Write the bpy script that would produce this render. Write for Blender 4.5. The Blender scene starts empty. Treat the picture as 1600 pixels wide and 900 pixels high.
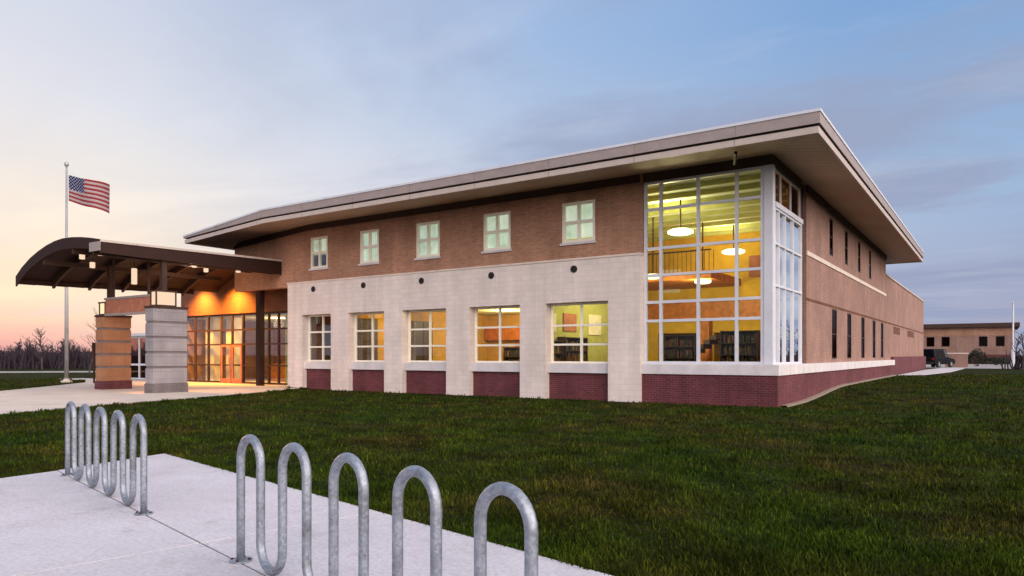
import bpy, bmesh, math, random
import numpy as np
from mathutils import Vector, Matrix

random.seed(7)
rng = np.random.default_rng(11)
SC = bpy.context.scene
COL = SC.collection
R = math.radians

# ---------------------------------------------------------------- camera numbers (metres; building corner at the origin)
CAM = (5.55, -22.65, 1.6)
YAW = 34.1

# ---------------------------------------------------------------- mesh helpers
class MB:
    def __init__(self):
        self.v = []; self.f = []; self.uv = None
    def quad(self, *p):
        n = len(self.v); self.v += [tuple(q) for q in p]; self.f.append(tuple(range(n, n + len(p))))
    def box(self, x0, y0, z0, x1, y1, z1):
        x0, x1 = min(x0, x1), max(x0, x1); y0, y1 = min(y0, y1), max(y0, y1); z0, z1 = min(z0, z1), max(z0, z1)
        n = len(self.v)
        self.v += [(x0,y0,z0),(x1,y0,z0),(x1,y1,z0),(x0,y1,z0),(x0,y0,z1),(x1,y0,z1),(x1,y1,z1),(x0,y1,z1)]
        for q in ((0,3,2,1),(4,5,6,7),(0,1,5,4),(1,2,6,5),(2,3,7,6),(3,0,4,7)):
            self.f.append(tuple(n + i for i in q))
        return self
    def prism(self, pts, z0, z1):
        """vertical prism over a polygon (counter-clockwise)"""
        n = len(self.v); k = len(pts)
        self.v += [(p[0], p[1], z0) for p in pts] + [(p[0], p[1], z1) for p in pts]
        self.f.append(tuple(n + k + i for i in range(k)))
        self.f.append(tuple(n + k - 1 - i for i in range(k)))
        for i in range(k):
            j = (i + 1) % k
            self.f.append((n + i, n + j, n + k + j, n + k + i))
        return self
    def tube(self, path, r, seg=10, caps=True):
        """tube along a path; r a number or a list"""
        P = [Vector(p) for p in path]; n0 = len(self.v); k = len(P)
        rs = r if isinstance(r, (list, tuple)) else [r] * k
        T = []
        for i in range(k):
            a = P[max(i - 1, 0)]; b = P[min(i + 1, k - 1)]
            T.append((b - a).normalized())
        up = Vector((0, 0, 1)) if abs(T[0].z) < .9 else Vector((1, 0, 0))
        nrm = (up - T[0] * up.dot(T[0])).normalized()
        for i in range(k):
            nrm = (nrm - T[i] * nrm.dot(T[i])).normalized()
            bi = T[i].cross(nrm)
            for s in range(seg):
                a = 2 * math.pi * s / seg
                q = P[i] + (nrm * math.cos(a) + bi * math.sin(a)) * rs[i]
                self.v.append(tuple(q))
        for i in range(k - 1):
            for s in range(seg):
                t = (s + 1) % seg
                self.f.append((n0 + i*seg + s, n0 + i*seg + t, n0 + (i+1)*seg + t, n0 + (i+1)*seg + s))
        if caps:
            self.f.append(tuple(n0 + s for s in reversed(range(seg))))
            self.f.append(tuple(n0 + (k-1)*seg + s for s in range(seg)))
        return self
    def lathe(self, cx, cy, prof, seg=24):
        n0 = len(self.v); k = len(prof)
        for (r, z) in prof:
            for s in range(seg):
                a = 2*math.pi*s/seg
                self.v.append((cx + r*math.cos(a), cy + r*math.sin(a), z))
        for i in range(k-1):
            for s in range(seg):
                t = (s+1) % seg
                self.f.append((n0+i*seg+s, n0+i*seg+t, n0+(i+1)*seg+t, n0+(i+1)*seg+s))
        self.f.append(tuple(n0+s for s in reversed(range(seg))))
        self.f.append(tuple(n0+(k-1)*seg+s for s in range(seg)))
        return self
    def wall(self, axis, u0, u1, z0, z1, t0, t1, holes=()):
        """slab with rectangular holes. axis 'x': u is x, t is y; axis 'y': u is y, t is x"""
        us = sorted({u0, u1} | {min(max(h[i], u0), u1) for h in holes for i in (0, 1)})
        zs = sorted({z0, z1} | {min(max(h[i], z0), z1) for h in holes for i in (2, 3)})
        def solid(i, j):
            if i < 0 or j < 0 or i >= len(us)-1 or j >= len(zs)-1: return False
            u = (us[i]+us[i+1])/2; z = (zs[j]+zs[j+1])/2
            return not any(h[0] < u < h[1] and h[2] < z < h[3] for h in holes)
        def p(u, t, z): return (u, t, z) if axis == 'x' else (t, u, z)
        for i in range(len(us)-1):
            for j in range(len(zs)-1):
                if not solid(i, j): continue
                a, b, c, d = us[i], us[i+1], zs[j], zs[j+1]
                self.quad(p(a,t0,c), p(b,t0,c), p(b,t0,d), p(a,t0,d))
                self.quad(p(b,t1,c), p(a,t1,c), p(a,t1,d), p(b,t1,d))
                if not solid(i-1, j): self.quad(p(a,t1,c), p(a,t0,c), p(a,t0,d), p(a,t1,d))
                if not solid(i+1, j): self.quad(p(b,t0,c), p(b,t1,c), p(b,t1,d), p(b,t0,d))
                if not solid(i, j-1): self.quad(p(a,t1,c), p(b,t1,c), p(b,t0,c), p(a,t0,c))
                if not solid(i, j+1): self.quad(p(a,t0,d), p(b,t0,d), p(b,t1,d), p(a,t1,d))
        return self
    def build(self, name, mat, parent=None, smooth=False, bevel=0.0, loc=None):
        me = bpy.data.meshes.new(name)
        v = self.v
        if loc is not None:
            v = [(a-loc[0], b-loc[1], c-loc[2]) for a, b, c in v]
        me.from_pydata(v, [], self.f)
        bm = bmesh.new(); bm.from_mesh(me)
        bmesh.ops.remove_doubles(bm, verts=bm.verts, dist=1e-5)
        bmesh.ops.recalc_face_normals(bm, faces=bm.faces)
        bm.to_mesh(me); bm.free()
        o = bpy.data.objects.new(name, me)
        if mat: me.materials.append(mat)
        if smooth:
            for p in me.polygons: p.use_smooth = True
        COL.objects.link(o)
        if loc is not None: o.location = loc
        if parent:
            o.parent = parent
            if loc is None: o.location = -parent_world(parent)
        if bevel > 0:
            m = o.modifiers.new('bevel', 'BEVEL'); m.width = bevel; m.segments = 2; m.limit_method = 'ANGLE'
        return o

def parent_world(p):
    # things are unrotated when their parts are built: world location is the sum up the chain
    t = Vector((0, 0, 0))
    while p is not None:
        t += Vector(p.location); p = p.parent
    return t

def tag(o, label=None, cat=None, group=None, kind=None):
    if label: o['label'] = label
    if cat: o['category'] = cat
    if group: o['group'] = group
    if kind: o['kind'] = kind
    return o

def thing(name, label, cat, loc=(0, 0, 0), group=None):
    o = bpy.data.objects.new(name, None); o.empty_display_size = .3
    o.location = loc; COL.objects.link(o)
    return tag(o, label, cat, group)

def copy_tree(o, parent=None):
    c = o.copy(); COL.objects.link(c)
    if parent: c.parent = parent
    for ch in list(o.children): copy_tree(ch, c)
    return c

# ---------------------------------------------------------------- materials
def new_mat(name):
    m = bpy.data.materials.new(name); m.use_nodes = True
    nt = m.node_tree; nt.nodes.clear()
    out = nt.nodes.new('ShaderNodeOutputMaterial')
    b = nt.nodes.new('ShaderNodeBsdfPrincipled')
    nt.links.new(b.outputs[0], out.inputs[0])
    return m, nt, b, out

def N(nt, t, **kw):
    n = nt.nodes.new(t)
    for k, v in kw.items():
        if k.startswith('i_'): n.inputs[k[2:].replace('_', ' ')].default_value = v
        else: setattr(n, k, v)
    return n

def mathn(nt, op, a, b=None, c=None, clamp=False):
    n = nt.nodes.new('ShaderNodeMath'); n.operation = op; n.use_clamp = clamp
    for i, x in enumerate((a, b, c)):
        if x is None: continue
        if isinstance(x, (int, float)): n.inputs[i].default_value = x
        else: nt.links.new(x, n.inputs[i])
    return n.outputs[0]

def mixc(nt, fac, a, b, mode='MIX'):
    n = nt.nodes.new('ShaderNodeMix'); n.data_type = 'RGBA'; n.blend_type = mode
    n.clamp_factor = True
    for s, x in ((n.inputs['Factor'], fac), (n.inputs['A'], a), (n.inputs['B'], b)):
        pass
    ins = [n.inputs[0], n.inputs[6], n.inputs[7]]
    for s, x in zip(ins, (fac, a, b)):
        if isinstance(x, (int, float)): s.default_value = x
        elif isinstance(x, (tuple, list)): s.default_value = (*x[:3], 1)
        else: nt.links.new(x, s)
    return n.outputs[2]

def ramp(nt, fac, stops, interp='LINEAR'):
    n = nt.nodes.new('ShaderNodeValToRGB'); cr = n.color_ramp; cr.interpolation = interp
    while len(cr.elements) > 1: cr.elements.remove(cr.elements[-1])
    cr.elements[0].position = stops[0][0]; cr.elements[0].color = (*stops[0][1], 1)
    for p, c in stops[1:]:
        e = cr.elements.new(p); e.color = (*c, 1)
    nt.links.new(fac, n.inputs[0])
    return n.outputs[0]

def plain(name, col, rough=.6, metal=0.0, vary=.12, scale=3.0, bump=0.0, spec=.4):
    m, nt, b, out = new_mat(name)
    tc = N(nt, 'ShaderNodeNewGeometry')
    no = N(nt, 'ShaderNodeTexNoise'); no.inputs['Scale'].default_value = scale; no.inputs['Detail'].default_value = 6
    nt.links.new(tc.outputs['Position'], no.inputs['Vector'])
    lo = tuple(c * (1 - vary) for c in col); hi = tuple(min(1, c * (1 + vary)) for c in col)
    c = ramp(nt, no.outputs[0], [(.3, lo), (.7, hi)])
    nt.links.new(c, b.inputs['Base Color'])
    b.inputs['Roughness'].default_value = rough; b.inputs['Metallic'].default_value = metal
    b.inputs['Specular IOR Level'].default_value = spec
    if bump > 0:
        bp = N(nt, 'ShaderNodeBump'); bp.inputs['Strength'].default_value = bump; bp.inputs['Distance'].default_value = .02
        n2 = N(nt, 'ShaderNodeTexNoise'); n2.inputs['Scale'].default_value = scale * 12; n2.inputs['Detail'].default_value = 4
        nt.links.new(tc.outputs['Position'], n2.inputs['Vector'])
        nt.links.new(n2.outputs[0], bp.inputs['Height']); nt.links.new(bp.outputs[0], b.inputs['Normal'])
    return m

def masonry(name, c1, c2, mortar, bw=.22, bh=.075, ms=.01, stain=.25, rough=.85, bias=0.0):
    """running bond on axis-aligned walls: horizontal coordinate is x+y"""
    m, nt, b, out = new_mat(name)
    g = N(nt, 'ShaderNodeNewGeometry'); sx = N(nt, 'ShaderNodeSeparateXYZ')
    nt.links.new(g.outputs['Position'], sx.inputs[0])
    u = mathn(nt, 'ADD', sx.outputs[0], sx.outputs[1])
    cx = N(nt, 'ShaderNodeCombineXYZ'); nt.links.new(u, cx.inputs[0]); nt.links.new(sx.outputs[2], cx.inputs[1])
    br = N(nt, 'ShaderNodeTexBrick'); nt.links.new(cx.outputs[0], br.inputs['Vector'])
    br.inputs['Color1'].default_value = (*c1, 1); br.inputs['Color2'].default_value = (*c2, 1)
    br.inputs['Mortar'].default_value = (*mortar, 1)
    br.inputs['Scale'].default_value = 1.0; br.inputs['Brick Width'].default_value = bw
    br.inputs['Row Height'].default_value = bh; br.inputs['Mortar Size'].default_value = ms
    br.inputs['Mortar Smooth'].default_value = .2; br.inputs['Bias'].default_value = bias
    no = N(nt, 'ShaderNodeTexNoise'); no.inputs['Scale'].default_value = .55; no.inputs['Detail'].default_value = 7
    no.inputs['Roughness'].default_value = .65
    nt.links.new(g.outputs['Position'], no.inputs['Vector'])
    k = ramp(nt, no.outputs[0], [(.3, (1-stain,)*3), (.7, (1+stain*.6,)*3)])
    # fine vertical weathering streaks
    mp = N(nt, 'ShaderNodeMapping'); mp.inputs['Scale'].default_value = (3.5, 3.5, .25)
    nt.links.new(g.outputs['Position'], mp.inputs[0])
    n2 = N(nt, 'ShaderNodeTexNoise'); n2.inputs['Scale'].default_value = 1.0; n2.inputs['Detail'].default_value = 5
    nt.links.new(mp.outputs[0], n2.inputs['Vector'])
    k2 = ramp(nt, n2.outputs[0], [(.35, (1-stain*.4,)*3), (.65, (1.05,)*3)])
    c = mixc(nt, 1.0, br.outputs['Color'], k, 'MULTIPLY'); c = mixc(nt, 1.0, c, k2, 'MULTIPLY')
    nt.links.new(c, b.inputs['Base Color'])
    b.inputs['Roughness'].default_value = rough; b.inputs['Specular IOR Level'].default_value = .25
    bp = N(nt, 'ShaderNodeBump'); bp.inputs['Strength'].default_value = .35; bp.inputs['Distance'].default_value = .008; bp.invert = True
    nt.links.new(br.outputs['Fac'], bp.inputs['Height']); nt.links.new(bp.outputs[0], b.inputs['Normal'])
    return m

def glass(name, tint=(.92, .95, .93), refl=1.0, ior=1.5, base=0.0):
    m = bpy.data.materials.new(name); m.use_nodes = True; nt = m.node_tree; nt.nodes.clear()
    out = nt.nodes.new('ShaderNodeOutputMaterial'); mx = nt.nodes.new('ShaderNodeMixShader')
    tr = nt.nodes.new('ShaderNodeBsdfTransparent'); tr.inputs[0].default_value = (*tint, 1)
    gl = nt.nodes.new('ShaderNodeBsdfGlossy'); gl.inputs['Roughness'].default_value = .015
    gl.inputs[0].default_value = (.95, .97, 1, 1)
    fr = nt.nodes.new('ShaderNodeFresnel'); fr.inputs[0].default_value = ior
    # very slight waviness of real panes
    g = N(nt, 'ShaderNodeNewGeometry'); no = N(nt, 'ShaderNodeTexNoise'); no.inputs['Scale'].default_value = .7
    nt.links.new(g.outputs['Position'], no.inputs['Vector'])
    bp = N(nt, 'ShaderNodeBump'); bp.inputs['Strength'].default_value = .05; bp.inputs['Distance'].default_value = .02
    nt.links.new(no.outputs[0], bp.inputs['Height'])
    nt.links.new(bp.outputs[0], gl.inputs['Normal'])
    f = mathn(nt, 'MULTIPLY_ADD', fr.outputs[0], refl, base, clamp=True)
    nt.links.new(f, mx.inputs[0]); nt.links.new(tr.outputs[0], mx.inputs[1]); nt.links.new(gl.outputs[0], mx.inputs[2])
    nt.links.new(mx.outputs[0], out.inputs[0])
    return m

def lampmat(name, col, strength):
    m = bpy.data.materials.new(name); m.use_nodes = True; nt = m.node_tree; nt.nodes.clear()
    out = nt.nodes.new('ShaderNodeOutputMaterial'); e = nt.nodes.new('ShaderNodeEmission')
    e.inputs[0].default_value = (*col, 1); e.inputs[1].default_value = strength
    nt.links.new(e.outputs[0], out.inputs[0])
    return m

M = {}
M['brick'] = masonry('brown_brick', (.45,.225,.135), (.345,.16,.1), (.38,.26,.19))
M['tan'] = masonry('tan_brick', (.33,.185,.14), (.27,.145,.11), (.32,.23,.19))
M['burgundy'] = masonry('burgundy_brick', (.16,.034,.040), (.105,.022,.031), (.14,.075,.075), stain=.35)
M['white_block'] = masonry('white_block', (.73,.635,.585), (.68,.59,.545), (.57,.495,.46), bw=.4, bh=.2, ms=.006, stain=.12)
M['stone'] = masonry('stone_band', (.31,.29,.30), (.27,.25,.26), (.22,.2,.21), bw=.8, bh=.31, ms=.008, stain=.2)
M['lamplit_tanstone'] = masonry('lamplit_tan_stone_band', (.40,.19,.10), (.34,.16,.085), (.25,.15,.1), bw=.8, bh=.31, ms=.008, stain=.2)  # tan stone with part of the lamp's orange light in its colour
M['greybrick'] = masonry('grey_brick', (.16,.13,.13), (.12,.1,.1), (.2,.18,.18))
M['entwall'] = masonry('trim_and_shade_brick', (.17,.065,.035), (.13,.05,.03), (.14,.08,.05))  # canopy shade put into the entrance wall's brick; also real dark trim
M['groove'] = plain('dark_stone_joint', (.17,.14,.14), .9)
M['cream'] = plain('cream_stone', (.66,.56,.48), .8)
M['sill'] = plain('pale_sill', (.62,.58,.58), .7, scale=2)
M['alu'] = plain('pale_aluminium', (.60,.61,.66), .45, .0, .06)
M['creamframe'] = plain('cream_window_frame', (.84,.78,.66), .5, 0, .05)
M['darkmetal'] = plain('dark_bronze_metal', (.030,.012,.009), .6, .0, spec=.2)
M['bronze'] = plain('brown_panel', (.055,.03,.022), .6, .0, spec=.2)
M['fascia'] = plain('fascia_metal', (.31,.255,.235), .5, .0, .08)
def joints(m):
    nt = m.node_tree; b = next(n for n in nt.nodes if n.type == 'BSDF_PRINCIPLED'); src = b.inputs['Base Color'].links[0].from_socket
    g = N(nt, 'ShaderNodeNewGeometry'); sx = N(nt, 'ShaderNodeSeparateXYZ'); nt.links.new(g.outputs['Position'], sx.inputs[0])
    u = mathn(nt, 'ADD', sx.outputs[0], sx.outputs[1]); l = mathn(nt, 'LESS_THAN', mathn(nt, 'FRACT', mathn(nt, 'DIVIDE', u, 3.05)), .007)
    nt.links.new(mixc(nt, l, src, (.2,.165,.15)), b.inputs['Base Color'])
joints(M['fascia'])
M['fascia_light'] = plain('fascia_trim', (.48,.40,.35), .5, 0, .06)
joints(M['fascia_light'])
M['roofmetal'] = plain('roof_metal', (.45,.41,.4), .45, .2, .08)
M['blind'] = None
M['steel'] = plain('galvanised_steel', (.26,.29,.335), .42, .45, .14, 9, .08)
def galv():
    m, nt, b, out = new_mat('galvanised_steel')
    g = N(nt, 'ShaderNodeNewGeometry'); P = g.outputs['Position']
    v = N(nt, 'ShaderNodeTexVoronoi'); v.inputs['Scale'].default_value = 55; nt.links.new(P, v.inputs['Vector'])
    sp = N(nt, 'ShaderNodeSeparateXYZ'); nt.links.new(v.outputs['Color'], sp.inputs[0])
    c = ramp(nt, sp.outputs[0], [(0, (.22,.25,.29)), (1, (.34,.37,.42))])
    no = N(nt, 'ShaderNodeTexNoise'); no.inputs['Scale'].default_value = 5; no.inputs['Detail'].default_value = 8; no.inputs['Roughness'].default_value = .7; nt.links.new(P, no.inputs['Vector'])
    c = mixc(nt, 1, c, ramp(nt, no.outputs[0], [(.32, (.62,.6,.57)), (.5, (.95,.95,.95)), (.7, (1.12,1.12,1.1))]), 'MULTIPLY')
    nt.links.new(c, b.inputs['Base Color']); b.inputs['Metallic'].default_value = .55
    ro = mathn(nt, 'MULTIPLY_ADD', no.outputs[0], .45, .2); nt.links.new(ro, b.inputs['Roughness'])
    bp = N(nt, 'ShaderNodeBump'); bp.inputs['Strength'].default_value = .12; bp.inputs['Distance'].default_value = .003; nt.links.new(no.outputs[0], bp.inputs['Height']); nt.links.new(bp.outputs[0], b.inputs['Normal'])
    return m
M['steel'] = galv()
M['pole'] = plain('flagpole_paint', (.36,.36,.36), .4, .3)
M['glass'] = glass('clear_glass', refl=.2)
M['sideglass'] = glass('reflective_glass', (.55,.62,.62), refl=1.0, ior=1.7, base=.55)
M['darkglass'] = glass('dark_tinted_glass', (.6,.45,.42), refl=.12, ior=1.5)
M['darkroom'] = plain('unlit_room', (.03,.024,.022), .9)
M['darkred'] = plain('dark_red_room', (.30,.085,.06), .9)
M['black'] = plain('black_opening', (.015,.012,.012), .8)
M['wood'] = plain('orange_wood', (.5,.16,.025), .5, 0, .3, 4)
M['yellowwall'] = plain('yellow_wall', (.66,.40,.03), .8, 0, .1)
M['greenwall'] = plain('olive_wall', (.42,.42,.14), .8, 0, .1)
M['tanwall'] = plain('tan_plaster', (.58,.36,.1), .8, 0, .12)
M['redwall'] = plain('terracotta_wall', (.4,.15,.09), .8, 0, .2)
M['ceil'] = plain('ceiling_tile', (.72,.76,.56), .9, 0, .08)
M['floor'] = plain('brown_carpet', (.12,.075,.05), .9)
M['furn'] = plain('dark_furniture', (.06,.035,.03), .5)
M['paper'] = plain('pale_panel', (.75,.68,.55), .8)
M['lamp'] = lampmat('ceiling_lamp_glow', (1,.92,.55), 2.6)
M['warmlamp'] = lampmat('lantern_glow', (1,.72,.42), 1.25)
M['pinklamp'] = lampmat('lantern_frosted_glow', (1,.72,.5), 1.0)
M['bark'] = plain('bare_bark', (.07,.05,.05), .9, 0, .3, 8)
M['twig'] = plain('bare_twigs', (.05,.034,.037), .9, 0, .25, 2)
M['wood_far'] = plain('hazy_bare_wood', (.036,.025,.034), .95, 0, .3, .6)  # purple of the twilight haze put into the bark colour
M['car'] = plain('black_car_paint', (.006,.007,.010), .5, .0, .05, spec=.06)
M['tyre'] = plain('tyre_rubber', (.02,.02,.02), .85)
M['shrub'] = plain('dark_evergreen', (.02,.026,.012), .8, 0, .4, 3)
M['red'] = lampmat('tail_lamp', (.5,.03,.02), .35)
M['asphalt'] = plain('asphalt', (.085,.08,.078), .9, 0, .2, 1.5, .2)
M['roadpale'] = plain('worn_road', (.32,.29,.27), .9, 0, .15, 1.0, .2)

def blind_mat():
    m, nt, b, out = new_mat('glowing_blind')
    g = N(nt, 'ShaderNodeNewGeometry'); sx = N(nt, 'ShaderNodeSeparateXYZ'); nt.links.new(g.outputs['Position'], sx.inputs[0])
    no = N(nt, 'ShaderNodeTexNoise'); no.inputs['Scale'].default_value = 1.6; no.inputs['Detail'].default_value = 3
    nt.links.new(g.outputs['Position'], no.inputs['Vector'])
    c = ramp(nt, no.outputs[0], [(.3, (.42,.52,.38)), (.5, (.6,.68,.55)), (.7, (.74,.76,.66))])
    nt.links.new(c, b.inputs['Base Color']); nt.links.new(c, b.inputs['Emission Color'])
    b.inputs['Emission Strength'].default_value = .6; b.inputs['Roughness'].default_value = .9  # added glow stands in for room light behind the blinds
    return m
M['blind'] = blind_mat()

def soffit_mat():
    m, nt, b, out = new_mat('soffit_boards')
    g = N(nt, 'ShaderNodeNewGeometry'); sx = N(nt, 'ShaderNodeSeparateXYZ'); nt.links.new(g.outputs['Position'], sx.inputs[0])
    no = N(nt, 'ShaderNodeTexNoise'); no.inputs['Scale'].default_value = .5; no.inputs['Detail'].default_value = 5
    nt.links.new(g.outputs['Position'], no.inputs['Vector'])
    c = ramp(nt, no.outputs[0], [(.3, (.37,.26,.18)), (.7, (.47,.33,.225))])
    fx = mathn(nt, 'PINGPONG', sx.outputs[1], .2); ln = mathn(nt, 'GREATER_THAN', fx, .188)
    c = mixc(nt, ln, c, (.17,.115,.08))
    nt.links.new(c, b.inputs['Base Color']); b.inputs['Roughness'].default_value = .7
    return m
M['soffit'] = soffit_mat()

def concrete_mat(name, col):
    m, nt, b, out = new_mat(name)
    g = N(nt, 'ShaderNodeNewGeometry'); P = g.outputs['Position']
    def noise(scale, det, ro=.55, vec=P):
        n = N(nt, 'ShaderNodeTexNoise'); n.inputs['Scale'].default_value = scale; n.inputs['Detail'].default_value = det; n.inputs['Roughness'].default_value = ro
        nt.links.new(vec, n.inputs['Vector']); return n.outputs[0]
    c = ramp(nt, noise(.6, 9, .68), [(.3, tuple(x*.78 for x in col)), (.46, tuple(x*.95 for x in col)), (.56, col), (.74, tuple(min(1, x*1.1) for x in col))])
    c = mixc(nt, 1, c, ramp(nt, noise(30, 6), [(.35, (.86,)*3), (.6, (1.04,)*3)]), 'MULTIPLY')
    # blotchy old stains with soft brown edges
    st = ramp(nt, noise(1.7, 5, .7), [(.58, (1, 1, 1)), (.68, (.86,.83,.80)), (.8, (.78,.75,.72))])
    c = mixc(nt, .8, c, st, 'MULTIPLY')
    # broom finish: fine lines across
    mp = N(nt, 'ShaderNodeMapping'); mp.inputs['Rotation'].default_value = (0, 0, R(12)); mp.inputs['Scale'].default_value = (2, 120, 1); nt.links.new(P, mp.inputs[0])
    brm = noise(1.0, 3, .5, mp.outputs[0])
    c = mixc(nt, 1, c, ramp(nt, brm, [(.3, (.94,)*3), (.7, (1.03,)*3)]), 'MULTIPLY')
    # small dark specks and a few hairline cracks
    v = N(nt, 'ShaderNodeTexVoronoi'); v.inputs['Scale'].default_value = 5.0; nt.links.new(P, v.inputs['Vector'])
    c = mixc(nt, .7, c, ramp(nt, v.outputs['Distance'], [(.025, (.55,.5,.45)), (.06, (1, 1, 1))]), 'MULTIPLY')
    w = N(nt, 'ShaderNodeVectorMath', operation='ADD'); nt.links.new(P, w.inputs[0])
    n3 = N(nt, 'ShaderNodeTexNoise'); n3.inputs['Scale'].default_value = 2.2; n3.inputs['Detail'].default_value = 6; nt.links.new(P, n3.inputs['Vector']); nt.links.new(n3.outputs['Color'], w.inputs[1])
    v2 = N(nt, 'ShaderNodeTexVoronoi', feature='DISTANCE_TO_EDGE'); v2.inputs['Scale'].default_value = .33; nt.links.new(w.outputs[0], v2.inputs['Vector'])
    c = mixc(nt, .25, c, ramp(nt, v2.outputs['Distance'], [(.0006, (.42,.38,.35)), (.0022, (1, 1, 1))]), 'MULTIPLY')
    nt.links.new(c, b.inputs['Base Color']); b.inputs['Roughness'].default_value = .85; b.inputs['Specular IOR Level'].default_value = .3
    bp = N(nt, 'ShaderNodeBump'); bp.inputs['Strength'].default_value = .3; bp.inputs['Distance'].default_value = .005
    nt.links.new(brm, bp.inputs['Height']); nt.links.new(bp.outputs[0], b.inputs['Normal'])
    return m
M['concrete'] = concrete_mat('pale_concrete', (.565,.54,.565))
M['strip'] = concrete_mat('brown_concrete', (.30,.24,.19))
M['walk'] = concrete_mat('warm_concrete', (.62,.54,.47))

def lawn_mat():
    m, nt, b, out = new_mat('lawn')
    g = N(nt, 'ShaderNodeNewGeometry')
    n1 = N(nt, 'ShaderNodeTexNoise'); n1.inputs['Scale'].default_value = .33; n1.inputs['Detail'].default_value = 8; n1.inputs['Roughness'].default_value = .65
    n2 = N(nt, 'ShaderNodeTexNoise'); n2.inputs['Scale'].default_value = 9; n2.inputs['Detail'].default_value = 6
    for n in (n1, n2): nt.links.new(g.outputs['Position'], n.inputs['Vector'])
    c = ramp(nt, n1.outputs[0], [(.34, (.036,.026,.009)), (.48, (.022,.026,.005)), (.64, (.018,.034,.005))])
    k = ramp(nt, n2.outputs[0], [(.3, (.4,)*3), (.7, (1.3,)*3)])
    c = mixc(nt, 1, c, k, 'MULTIPLY')
    nm = N(nt, 'ShaderNodeTexNoise'); nm.inputs['Scale'].default_value = 1.15; nm.inputs['Detail'].default_value = 5; nm.inputs['Roughness'].default_value = .6
    nt.links.new(g.outputs['Position'], nm.inputs['Vector'])
    c = mixc(nt, 1, c, ramp(nt, nm.outputs[0], [(.34, (.5,.52,.48)), (.5, (.95,.97,.95)), (.66, (1.55,1.5,1.25))]), 'MULTIPLY')
    nt.links.new(c, b.inputs['Base Color']); b.inputs['Roughness'].default_value = 1; b.inputs['Specular IOR Level'].default_value = .05
    bp = N(nt, 'ShaderNodeBump'); bp.inputs['Strength'].default_value = .9; bp.inputs['Distance'].default_value = .05
    nt.links.new(n2.outputs[0], bp.inputs['Height']); nt.links.new(bp.outputs[0], b.inputs['Normal'])
    return m
M['lawn'] = lawn_mat()

def blade_mat():
    m, nt, b, out = new_mat('grass_blades')
    g = N(nt, 'ShaderNodeNewGeometry')
    n1 = N(nt, 'ShaderNodeTexNoise'); n1.inputs['Scale'].default_value = .33; n1.inputs['Detail'].default_value = 8; n1.inputs['Roughness'].default_value = .65
    nt.links.new(g.outputs['Position'], n1.inputs['Vector'])
    c = ramp(nt, n1.outputs[0], [(.34, (.062,.050,.012)), (.45, (.040,.046,.006)), (.54, (.032,.052,.005)), (.66, (.020,.040,.004))])
    at = N(nt, 'ShaderNodeAttribute'); at.attribute_name = 'blade_tone'
    k = ramp(nt, at.outputs['Fac'], [(0, (.45,.5,.45)), (.7, (1.0,1.0,1.0)), (.9, (1.3,1.3,1.05)), (1, (1.9,1.8,1.5))])
    c = mixc(nt, 1, c, k, 'MULTIPLY')
    nm = N(nt, 'ShaderNodeTexNoise'); nm.inputs['Scale'].default_value = 1.15; nm.inputs['Detail'].default_value = 5; nm.inputs['Roughness'].default_value = .6
    nt.links.new(g.outputs['Position'], nm.inputs['Vector'])
    c = mixc(nt, 1, c, ramp(nt, nm.outputs[0], [(.34, (.5,.52,.48)), (.5, (.95,.97,.95)), (.66, (1.55,1.5,1.25))]), 'MULTIPLY')
    nt.links.new(c, b.inputs['Base Color']); b.inputs['Roughness'].default_value = .9; b.inputs['Specular IOR Level'].default_value = .04
    return m
M['blade'] = blade_mat()

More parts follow.
